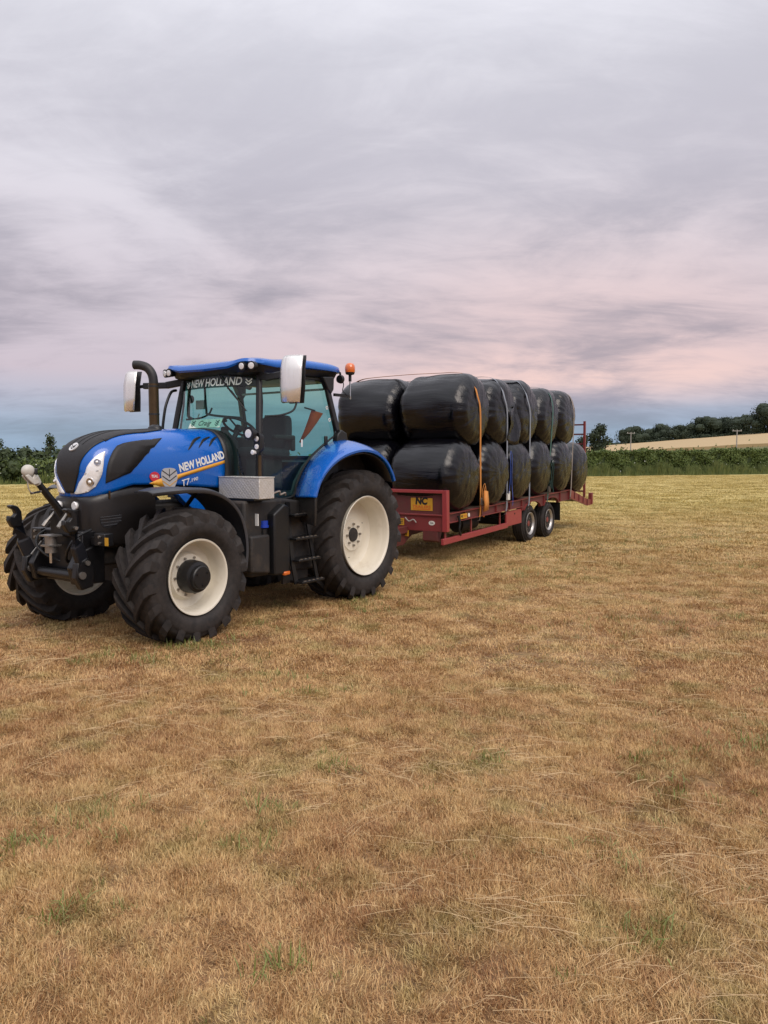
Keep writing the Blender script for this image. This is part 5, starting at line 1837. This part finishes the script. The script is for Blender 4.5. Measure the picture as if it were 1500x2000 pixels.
# ------------------------------------------------------------------ hedge, weeds, bushes and trees
def quads(centres, normals, size, aspect, r_, tilt=.9):
    """leaf quads as vertex and face arrays"""
    n = len(centres)
    nn = normals + r_.normal(0, tilt, (n, 3))
    nn /= np.linalg.norm(nn, axis=1)[:, None] + 1e-9
    ref = r_.normal(0, 1, (n, 3))
    a = np.cross(nn, ref)
    a /= np.linalg.norm(a, axis=1)[:, None] + 1e-9
    b = np.cross(nn, a)
    s = np.asarray(size).reshape(-1, 1)
    a = a * s * aspect
    b = b * s
    v = np.stack([centres - a, centres - b * .8 + a * .1, centres + a, centres + b * .8 + a * .1], 1).reshape(-1, 3)
    f = np.arange(4 * n).reshape(-1, 4)
    return v, f


def np_mesh(name, v, f, material, parent=None, kind=None):
    me = bpy.data.meshes.new(name)
    me.vertices.add(len(v))
    me.vertices.foreach_set('co', np.ascontiguousarray(v, dtype=np.float32).ravel())
    k = f.shape[1]
    me.loops.add(f.size)
    me.loops.foreach_set('vertex_index', f.astype(np.int32).ravel())
    me.polygons.add(len(f))
    me.polygons.foreach_set('loop_start', np.arange(0, f.size, k, dtype=np.int32))
    me.update(calc_edges=True)
    me.validate()
    me.materials.append(MATS[material])
    o = bpy.data.objects.new(name, me)
    COL.objects.link(o)
    if parent is not None:
        o.parent = parent
    if kind:
        o['kind'] = kind
    return o


def hedge_y(x):
    return 62.0 + .46 * x


def hedge_h(x):
    return np.interp(x, [-40, -24, 0, 18, 30, 46, 70], [1.35, 1.45, 1.8, 2.25, 2.4, 2.65, 2.8])


he = empty('hedge', None, (0, 62, 0))
r_ = np.random.default_rng(5)
N = 52000
x = np.concatenate([r_.uniform(-40, 66, N // 3), r_.uniform(14, 50, N - N // 3)])
s = r_.uniform(0, 1, N)
hh = hedge_h(x) * (1 + .05 * np.sin(x * .9) * np.sin(x * .37 + 1) + .025 * np.sin(x * 2.7))
# front face, then the top
face = s < .72
z = np.where(face, hh * r_.uniform(.12, 1.0, N) ** .9, hh + r_.normal(0, .10, N))
dep = np.where(face, .15 * np.sin(x * 1.7 + z * 2) + .12 * np.sin(x * 4.1 - z * 3) + np.abs(r_.normal(0, .16, N)), r_.uniform(0, 1.5, N))
y = hedge_y(x) + dep
z = z + np.where(face, 0, -.25 * (dep - .6) ** 2)
nrm = np.where(face[:, None], np.array([[.42, -.91, .3]]), np.array([[0, -.2, 1.0]]))
v, f = quads(np.stack([x, y, z], 1) - np.array([0, 62, 0]), nrm, r_.uniform(.07, .15, N), .75, r_, .7)
np_mesh('leaves', v, f, 'hedge_leaf', he)
# shoots standing proud of the top
N = 2600
x = r_.uniform(-40, 66, N)
hh = hedge_h(x) * (1 + .05 * np.sin(x * .9) * np.sin(x * .37 + 1) + .025 * np.sin(x * 2.7))
c3 = np.stack([x, hedge_y(x) + r_.uniform(.1, 1.1, N), hh + r_.exponential(.13, N)], 1) - np.array([0, 62, 0])
v, f = quads(c3, np.tile([[0, -.6, .6]], (N, 1)), r_.uniform(.06, .12, N), 1.6, r_, .8)
np_mesh('shoots', v, f, 'hedge_leaf', he)
xs = np.linspace(-40, 66, 160)
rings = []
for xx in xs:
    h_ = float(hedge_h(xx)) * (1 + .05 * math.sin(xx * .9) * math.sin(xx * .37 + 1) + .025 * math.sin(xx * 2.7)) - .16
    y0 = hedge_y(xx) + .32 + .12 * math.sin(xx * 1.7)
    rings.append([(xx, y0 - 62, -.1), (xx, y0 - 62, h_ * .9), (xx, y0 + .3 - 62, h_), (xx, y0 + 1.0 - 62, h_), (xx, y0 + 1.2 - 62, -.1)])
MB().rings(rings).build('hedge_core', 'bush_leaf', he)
tag(he, 'long field hedge of dark green leaves along the far edge of the field', 'hedge')

# rank grass and weeds along the foot of the hedge
N = 26000
x = np.concatenate([r_.uniform(-40, 66, N // 3), r_.uniform(13, 50, N - N // 3)])
clump = .75 + .35 * np.sin(x * 1.3) * np.sin(x * .53 + 2) + .2 * np.sin(x * 5.1)
y = hedge_y(x) - r_.uniform(-.15, 1.25, N)
ln = r_.uniform(.30, 1.0, N) ** 1.3 * 1.25 * clump * np.where(x < 0, .75, 1.15)
wd = r_.uniform(.012, .035, N)
lean = r_.normal(0, .16, (N, 2)) * ln[:, None]
base = np.stack([x, y, np.zeros(N)], 1)
tip = base + np.stack([lean[:, 0], lean[:, 1], ln], 1)
midp = base * .5 + tip * .5 + np.stack([-lean[:, 0] * .15, -lean[:, 1] * .15, ln * .06], 1)
sdv = np.stack([wd, np.zeros(N), np.zeros(N)], 1)
v = np.stack([base - sdv, base + sdv, midp + sdv * .8, tip, midp - sdv * .8], 1).reshape(-1, 3)
f = np.arange(5 * N).reshape(-1, 5)
wds = np_mesh('hedge_bank_weeds', v, f, 'weed_leaf', None, 'stuff')
tag(wds, 'rank green grass and weeds along the foot of the hedge', 'weeds')
N = 190
x = r_.uniform(-36, 56, N)
c3 = np.stack([x, hedge_y(x) - r_.uniform(.1, 1.0, N), r_.uniform(.35, 1.5, N)], 1)
v, f = quads(c3, np.tile([[0, -.5, .8]], (N, 1)), r_.uniform(.03, .075, N), 1.2, r_, .4)
fl_o = np_mesh('hedge_flowers', v, f, 'cow_parsley', None, 'stuff')
tag(fl_o, 'scattered whitish flower heads among the hedge foot weeds', 'flowers')


def tree(name, x, y, height, width, label, category, group, seed, material='tree_leaf', leaf=.5, n=1800, trunk=.22, crown_low=.18, lobes=9, z0=None):
    r2 = np.random.default_rng(seed)
    zb_ = ground_z(x, y) if z0 is None else z0
    root = empty(name, None, (x, y, zb_))
    hc = height * (1 - crown_low)
    mb = MB()
    mb.tube(poly_curve([(0, 0, -.2), (.02 * height, 0, height * .25), (-.01 * height, .01 * height, height * .55), (0, 0, height * .8)], 4), [height * .035 * (1 - .75 * k / 12) for k in range(13)], 7)
    for k in range(5):
        a = k * 1.3 + seed
        mb.tube([(0, 0, height * (.25 + .08 * k)), (math.cos(a) * width * .20, math.sin(a) * width * .2, height * (.42 + .09 * k)), (math.cos(a) * width * .34, math.sin(a) * width * .34, height * (.55 + .08 * k))], [height * .016, height * .010, height * .004], 5)
    mb.build('trunk', 'bark', root)
    # crown: lobes of leaf clumps with gaps between
    C, R_ = [], []
    for k in range(lobes):
        a = r2.uniform(0, 2 * PI)
        t_ = (k + .5) / lobes
        rad = width * .5 * math.sin(PI * (0.18 + .72 * t_)) * r2.uniform(.35, .72)
        C.append((rad * math.cos(a), rad * math.sin(a), height * crown_low + hc * (.12 + .80 * t_)))
        R_.append(width * r2.uniform(.17, .27))
    C.append((0, 0, height * crown_low + hc * .5))
    R_.append(width * .30)
    C, R_ = np.array(C), np.array(R_)
    k = r2.integers(0, len(C), n)
    d = r2.normal(0, 1, (n, 3))
    d /= np.linalg.norm(d, axis=1)[:, None]
    rad = R_[k] * r2.uniform(.55, 1.05, n) ** .6
    c3 = C[k] + d * rad[:, None] * np.array([1, 1, .82]) + r2.normal(0, leaf * .8, (n, 3))
    c3[:, 2] *= height / np.percentile(c3[:, 2], 99.3)
    # shaded inner mass so that only the outer leaves let light through
    mbc = MB()
    for cc, rc in zip(C, R_):
        mbc.sphere(tuple(cc), rc * .55, 8, 6, (1, 1, .85))
    mbc.build('inner_crown', 'bush_leaf' if material != 'tree_leaf' else 'tree_leaf', root, smooth=0)
    v_, f_ = quads(c3, d, r2.uniform(.5, 1.1, n) * leaf, .8, r2, .6)
    np_mesh('crown', v_, f_, material, root)
    tag(root, label, category, group)
    return root


def polar(px, r):
    a = math.atan((px - 750) / 1439.6)
    return r * math.sin(a), r * math.cos(a)


def top_z(py, r):
    return CAM_H + (893.5 - py) / 1439.6 * r


far = [(1236, 56, 832, 352, 'leftmost dark round tree of the row on the hill'), (1284, 50, 829, 356, 'second dark tree from the left in the hilltop row'),
       (1326, 40, 831, 350, 'low dark tree in a dip of the hilltop tree row'), (1373, 66, 816, 354, 'broad dark domed tree at the middle of the hilltop row'),
       (1412, 38, 817, 360, 'narrow dark tree right of the broad dome on the hill'), (1446, 52, 816, 352, 'dark tree just left of the tallest hilltop tree'),
       (1494, 62, 794, 335, 'tallest dark tree of the hilltop row at the right edge'), (1560, 70, 800, 340, 'dark tree beyond the tallest one at the right edge')]
for i, (pxx, wpx, top, r, lab) in enumerate(far):
    X, Y = polar(pxx, r)
    h_ = (top_z(top, r) - ground_z(X, Y)) * .84
    tree('field_tree', X, Y, max(5, h_), wpx / 1439.6 * r * 1.22, lab, 'tree', 'dark trees on the hilltop', 100 + i, 'tree_leaf', leaf=.36, n=5200, crown_low=.03, lobes=22)
# hedge under the hilltop trees
N = 5200
a = np.radians(r_.uniform(15.5, 40, N))
rr2 = 347 + r_.normal(0, .8, N)
X, Y = rr2 * np.sin(a), rr2 * np.cos(a)
gz = np.array([ground_z(p, q) for p, q in zip(X, Y)])
c3 = np.stack([X, Y, gz + r_.uniform(.1, 1.9, N) * (1 + .25 * np.sin(a * 160))], 1)
v, f = quads(c3, np.tile([[0, -1, .3]], (N, 1)), r_.uniform(.25, .5, N), .9, r_, .6)
fh = np_mesh('hilltop_hedge', v, f, 'tree_leaf')
tag(fh, 'low dark hedge line under the hilltop trees above the wheat', 'hedge')
# tree behind the trailer ramp and growth beyond the hedge
X, Y = polar(1166, 95)
tree('hedgerow_tree', X, Y, top_z(834, 95), 3.1, 'small leafy tree standing right of the red trailer ramp', 'tree', None, 31, 'tree_leaf', leaf=.17, n=2600, crown_low=.10, lobes=11, z0=0)
X, Y = polar(1130, 97)
tree('hedgerow_tree', X, Y, top_z(856, 97), 2.8, 'low bushy tree seen behind the bars of the red ramp', 'tree', None, 33, 'tree_leaf', leaf=.17, n=1600, crown_low=.05, lobes=9, z0=0)
bushes = [(-8, 56, 884, 4.6, 'rounded dark bush at the left picture edge'), (30, 57, 879, 4.4, 'broad dark bush left of the skull-like top link claw'),
          (62, 58, 880, 4.2, 'dark bush directly behind the top link claw'), (108, 60, 882, 4.4, 'dark bush behind the tractor nose'), (150, 62, 884, 4.4, 'dark bush hidden mostly behind the bonnet')]
bushes[1] = (30, 57, 879, 4.4, 'broad dark bush second from the left picture edge')
for i, (pxx, r, top, w_, lab) in enumerate(bushes):
    X, Y = polar(pxx, r + 1.5)
    tree('bush', X, Y, top_z(top, r), w_, lab, 'bush', 'dark bushes behind the left hedge', 50 + i, 'bush_leaf', leaf=.16, n=2600, crown_low=.0, lobes=12, z0=0)
X, Y = polar(97, 63)
tree('sapling', X, Y, top_z(853, 63), 1.5, 'thin upright sapling above the bushes near the tractor nose', 'tree', None, 71, 'willow_leaf', leaf=.10, n=700, crown_low=.25, lobes=9, z0=0)
X, Y = polar(-4, 63)
tree('sapling', X, Y, top_z(862, 63), 1.3, 'thin sapling cut by the left picture edge', 'tree', None, 72, 'willow_leaf', leaf=.10, n=600, crown_low=.25, lobes=8, z0=0)

# two T-shaped line poles on the rise
for pxx, top, r, lab in ((1230, 848, 185, 'wooden T-shaped line pole below the leftmost hilltop trees'), (1436, 846, 165, 'wooden T-shaped line pole on the right of the wheat')):
    X, Y = polar(pxx, r)
    zb_ = ground_z(X, Y)
    hgt = top_z(top, r) - zb_
    root = empty('line_pole', None, (X, Y, zb_))
    MB().tube([(0, 0, -.3), (0, 0, hgt)], [.14, .10], 8).build('post', 'wood_pole', root)
    MB().box((0, 0, hgt - .12), (1.9, .12, .14)).build('crossarm', 'wood_pole', root)
    for k in (-.8, 0, .8):
        MB().tube([(k, 0, hgt - .05), (k, 0, hgt + .14)], [.04, .06], 8).build('insulator', 'sign_white', root)
    tag(root, lab, 'pole')

# ------------------------------------------------------------------ the mown grass
def tuft_object(name, seed, n, lmin, lmax, width, spread, lean, material, curl=.4):
    r2 = np.random.default_rng(seed)
    base = np.stack([r2.normal(0, spread, n), r2.normal(0, spread, n), np.full(n, -.004)], 1)
    az = r2.uniform(0, 2 * PI, n)
    ln = r2.uniform(lmin, lmax, n)
    el = np.clip(r2.normal(lean, .35, n), .05, 1.5)
    d = np.stack([np.cos(az) * np.cos(el), np.sin(az) * np.cos(el), np.sin(el)], 1)
    mid = base + d * (ln * .55)[:, None]
    d2 = d.copy()
    d2[:, 2] -= curl * r2.uniform(0, 1.4, n)
    d2 /= np.linalg.norm(d2, axis=1)[:, None]
    tip = mid + d2 * (ln * .45)[:, None]
    tip[:, 2] = np.maximum(tip[:, 2], .003)
    sd_ = np.stack([-np.sin(az), np.cos(az), np.zeros(n)], 1) * (width * r2.uniform(.7, 1.3, n))[:, None]
    v_ = np.stack([base - sd_ * .8, base + sd_ * .8, mid + sd_, mid - sd_, tip], 1)
    v_ = v_.reshape(-1, 3)
    fq = (np.arange(n)[:, None] * 5 + np.array([[0, 1, 2, 3]]))
    ft = (np.arange(n)[:, None] * 5 + np.array([[3, 2, 4]]))
    me = bpy.data.meshes.new(name)
    me.from_pydata(v_.tolist(), [], fq.tolist() + ft.tolist())
    me.materials.append(MATS[material])
    return bpy.data.objects.new(name, me)


def scatter(name, pts, scl, rotz, idx, variants, label, category):
    coll = bpy.data.collections.new(name + '_sources')
    for o in variants:
        coll.objects.link(o)
    me = bpy.data.meshes.new(name)
    n = len(pts)
    me.vertices.add(n)
    me.vertices.foreach_set('co', np.ascontiguousarray(pts, dtype=np.float32).ravel())
    a = me.attributes.new('turn', 'FLOAT_VECTOR', 'POINT')
    tv = np.zeros((n, 3), dtype=np.float32)
    tv[:, 2] = rotz
    a.data.foreach_set('vector', tv.ravel())
    a = me.attributes.new('size', 'FLOAT_VECTOR', 'POINT')
    if np.ndim(scl) == 1:
        scl = np.stack([scl] * 3, 1)
    a.data.foreach_set('vector', np.ascontiguousarray(scl, dtype=np.float32).ravel())
    a = me.attributes.new('pick', 'INT', 'POINT')
    a.data.foreach_set('value', np.ascontiguousarray(idx, dtype=np.int32))
    o = bpy.data.objects.new(name, me)
    COL.objects.link(o)
    ng = bpy.data.node_groups.new(name, 'GeometryNodeTree')
    ng.interface.new_socket('Geometry', in_out='INPUT', socket_type='NodeSocketGeometry')
    ng.interface.new_socket('Geometry', in_out='OUTPUT', socket_type='NodeSocketGeometry')
    gi, go = ng.nodes.new('NodeGroupInput'), ng.nodes.new('NodeGroupOutput')
    iop = ng.nodes.new('GeometryNodeInstanceOnPoints')
    ci = ng.nodes.new('GeometryNodeCollectionInfo')
    ci.inputs['Collection'].default_value = coll
    ci.inputs['Separate Children'].default_value = True
    ci.inputs['Reset Children'].default_value = True

    def attr(nm, typ):
        k = ng.nodes.new('GeometryNodeInputNamedAttribute')
        k.data_type = typ
        k.inputs['Name'].default_value = nm
        return k.outputs['Attribute']
    L_ = ng.links.new
    L_(gi.outputs[0], iop.inputs['Points'])
    L_(ci.outputs[0], iop.inputs['Instance'])
    iop.inputs['Pick Instance'].default_value = True
    L_(attr('pick', 'INT'), iop.inputs['Instance Index'])
    L_(attr('turn', 'FLOAT_VECTOR'), iop.inputs['Rotation'])
    L_(attr('size', 'FLOAT_VECTOR'), iop.inputs['Scale'])
    L_(iop.outputs[0], go.inputs[0])
    md_ = o.modifiers.new('scatter', 'NODES')
    md_.node_group = ng
    tag(o, label, category, None, 'stuff')
    return o


def turf_tile(seed, size, n, lmin, lmax, width):
    """a square of mown turf: many short blades, lengths and density in patches"""
    r2 = np.random.default_rng(seed)
    xy = r2.uniform(-size / 2, size / 2, (n, 2))
    ph = r2.uniform(0, 6.28, 8)
    k = 2 * PI / size
    w_ = (np.sin(xy[:, 0] * k * 2 + ph[0]) * np.sin(xy[:, 1] * k * 3 + ph[1]) + np.sin((xy[:, 0] + xy[:, 1]) * k * 5 + ph[2]) * np.sin((xy[:, 0] - xy[:, 1]) * k * 4 + ph[3]) + .7 * np.sin(xy[:, 0] * k * 9 + ph[4]) * np.sin(xy[:, 1] * k * 8 + ph[5])) / 2
    ln = r2.uniform(lmin, lmax, n) * np.clip(1 + .5 * w_, .55, 1.8)
    az = r2.uniform(0, 2 * PI, n) * .6 + 1.8 * np.sin(xy[:, 0] * k * 1.5 + ph[6]) + 1.4 * np.sin(xy[:, 1] * k * 2.2 + ph[7])
    el = np.clip(r2.normal(.72, .38, n), .04, 1.5)
    base = np.stack([xy[:, 0], xy[:, 1], np.full(n, -.003)], 1)
    d = np.stack([np.cos(az) * np.cos(el), np.sin(az) * np.cos(el), np.sin(el)], 1)
    mid = base + d * (ln * .55)[:, None]
    d2 = d + r2.normal(0, .35, (n, 3))
    d2[:, 2] -= .35 * r2.uniform(0, 1.4, n)
    d2 /= np.linalg.norm(d2, axis=1)[:, None]
    tip = mid + d2 * (ln * .45)[:, None]
    tip[:, 2] = np.maximum(tip[:, 2], .003)
    sd_ = np.stack([-np.sin(az), np.cos(az), np.zeros(n)], 1) * (width * r2.uniform(.6, 1.4, n))[:, None]
    v_ = np.stack([base - sd_ * .8, base + sd_ * .8, mid + sd_, mid - sd_, tip], 1).reshape(-1, 3)
    i0 = np.arange(n)[:, None] * 5
    tri = np.concatenate([i0 + np.array([[0, 1, 2]]), i0 + np.array([[0, 2, 3]]), i0 + np.array([[3, 2, 4]])])
    me = bpy.data.meshes.new('turf')
    me.vertices.add(len(v_))
    me.vertices.foreach_set('co', np.ascontiguousarray(v_, dtype=np.float32).ravel())
    me.loops.add(tri.size)
    me.loops.foreach_set('vertex_index', tri.astype(np.int32).ravel())
    me.polygons.add(len(tri))
    me.polygons.foreach_set('loop_start', np.arange(0, tri.size, 3, dtype=np.int32))
    me.update(calc_edges=True)
    me.materials.append(MATS['grass_blade'])
    return bpy.data.objects.new('turf', me)


r_ = np.random.default_rng(21)
tiles, P, S, I = [], [], [], []
for zi, (r0, r1, size, n, lmin, lmax, wd_, amax) in enumerate([(1.2, 6.2, .8, 11500, .016, .050, .00115, 50), (5.8, 14.5, 1.6, 13500, .018, .055, .0022, 40),
                                                               (13.5, 32, 3.2, 15000, .025, .062, .0048, 38), (30, 86, 7.0, 17000, .035, .08, .0105, 38)]):
    for k in range(3):
        tiles.append(turf_tile(600 + zi * 10 + k, size, n, lmin, lmax, wd_))
    stp_ = size * .64
    for gx in np.arange(-r1, r1, stp_):
        for gy in np.arange(-1, r1, stp_):
            x0, y0 = gx + r_.uniform(-.2, .2) * size, gy + r_.uniform(-.2, .2) * size
            rr_ = math.hypot(x0, y0)
            az = abs(math.degrees(math.atan2(x0, y0)))
            if rr_ < r0 or rr_ > r1 or az > amax + math.degrees(size / max(rr_, 1)):
                continue
            if y0 > hedge_y(x0) - size * .5:
                continue
            P.append((x0, y0, 0))
            S.append((1, 1, r_.uniform(.65, 1.25)))
            I.append(zi * 3 + int(r_.integers(0, 3)))
for k, o in enumerate(tiles):
    o.name = 'turf_%02d' % k
scatter('mown_grass', np.array(P), np.array(S), r_.uniform(0, 6.28, len(P)), np.array(I), tiles, 'short mown dry grass covering the whole field', 'grass')

# green regrowth: scattered blades plus clumps
spots = [(2.95, 7.76, .38), (2.48, 8.01, .16), (1.84, 4.37, .16), (2.15, 4.49, .14), (-1.35, 3.63, .16), (-0.49, 3.63, .06), (1.08, 3.2, .07), (-0.36, 2.49, .04), (1.74, 11.85, .5), (2.43, 11.17, .4),
         (0.31, 11.17, .35), (-1.06, 7.88, .25), (-2.45, 6.47, .2), (-1.68, 3.24, .08), (-1.23, 2.79, .05), (0.95, 2.65, .05), (-0.68, 3.37, .06), (1.61, 3.88, .10), (0.89, 11.53, .4), (6.95, 16.59, .7),
         (-1.53, 6.55, .2), (-0.85, 5.73, .22), (2.47, 4.75, .14), (-0.24, 4.18, .05), (0.64, 4.26, .06), (-1.85, 6.9, .10), (-.1, 8.6, .12), (4.6, 15.2, .6), (3.4, 13.6, .5), (5.5, 12.5, .5), (2.2, 16.8, .5), (-1.62, 7.05, .16), (-1.95, 7.0, .12), (-.35, 9.05, .14), (-.05, 9.2, .16), (.5, 10.4, .25)]
P, S = [], []
for x0, y0, sp in spots:
    n = int(5 + sp * 55)
    P.append(np.stack([r_.normal(x0, sp * 1.25, n), r_.normal(y0, sp * .9, n), np.zeros(n)], 1))
    S.append(r_.uniform(.5, 1.05, n) * (1 + .025 * y0))
n = 2600
r = np.sqrt(r_.uniform(4, 30 ** 2, n))
a = R(1) * r_.uniform(-36, 36, n)
P.append(np.stack([r * np.sin(a), r * np.cos(a), np.zeros(n)], 1))
S.append(r_.uniform(.3, .7, n) * (1 + .02 * r))
P, S = np.concatenate(P), np.concatenate(S)
grn = [tuft_object('green_tuft', 400 + k, 13, .04, .12, .0024, .035, .85, 'green_blade', .7) for k in range(5)]
scatter('green_regrowth', P, S, r_.uniform(0, 6.28, len(P)), r_.integers(0, 5, len(P)), grn, 'green tufts of fresh grass growing through the dry stubble', 'grass')

# loose straw left by the baler
P, S, T_ = [], [], []
rows = [((-2.6, 5.1), (-.9, 4.9), 170), ((-1.4, 3.75), (-.7, 3.9), 120), ((-.15, 3.3), (.5, 2.9), 110), ((.3, 4.2), (1.3, 3.75), 130), ((1.1, 3.2), (1.9, 2.9), 90), ((-3.4, 6.3), (-2.5, 7.7), 140),
        ((.5, 5.5), (3.2, 5.0), 160), ((1.0, 7.2), (4.2, 6.6), 180), ((.8, 9.6), (6.0, 8.9), 240), ((2.5, 13.0), (9.0, 12.0), 260), ((.2, 2.75), (2.2, 2.9), 330), ((.9, 3.5), (2.4, 3.0), 300), ((-.6, 4.3), (.9, 4.0), 260), ((-2.9, 5.6), (-1.0, 5.3), 240), ((.3, 2.4), (1.6, 2.5), 160)]
for (xa, ya), (xb, yb), n in rows:
    n = int(n * .17)
    k = r_.uniform(0, 1, n)
    P.append(np.stack([xa + (xb - xa) * k + r_.normal(0, .22, n), ya + (yb - ya) * k + r_.normal(0, .16 + .012 * ya, n), r_.uniform(.008, .035, n)], 1))
    S.append(r_.uniform(.35, .85, n) * (1 + .04 * ya))
    T_.append(math.atan2(yb - ya, xb - xa) + r_.normal(0, .65, n))
n = 2600
r = np.sqrt(r_.uniform(2, 22 ** 2, n))
a = R(1) * r_.uniform(-38, 38, n)
P.append(np.stack([r * np.sin(a), r * np.cos(a), r_.uniform(.012, .04, n)], 1))
S.append(r_.uniform(.3, .75, n) * (1 + .03 * r))
T_.append(r_.uniform(0, 6.28, n))
P, S, T_ = np.concatenate(P), np.concatenate(S), np.concatenate(T_)
stems = []
for k in range(6):
    r2 = np.random.default_rng(500 + k)
    mb = MB()
    for q in range(3):
        o0 = Vector((r2.normal(0, .05), r2.normal(0, .05), r2.uniform(-.006, .01)))
        an = r2.normal(0, .35)
        ln = r2.uniform(.09, .25)
        pts = poly_curve([o0, o0 + Vector((math.cos(an) * ln * .5, math.sin(an) * ln * .5, .012)), o0 + Vector((math.cos(an + r2.normal(0, .10)) * ln, math.sin(an + r2.normal(0, .10)) * ln, r2.uniform(-.004, .01)))], 3)
        mb.tube(pts, .0012, 3, cap=False)
    me = bpy.data.meshes.new('stem')
    me.from_pydata(mb.v, [], mb.f)
    me.materials.append(MATS['straw_stem'])
    stems.append(bpy.data.objects.new('stem', me))
scatter('loose_straw', P, S, T_, r_.integers(0, 6, len(P)), stems, 'loose pale straw stems lying on the mown grass', 'straw')
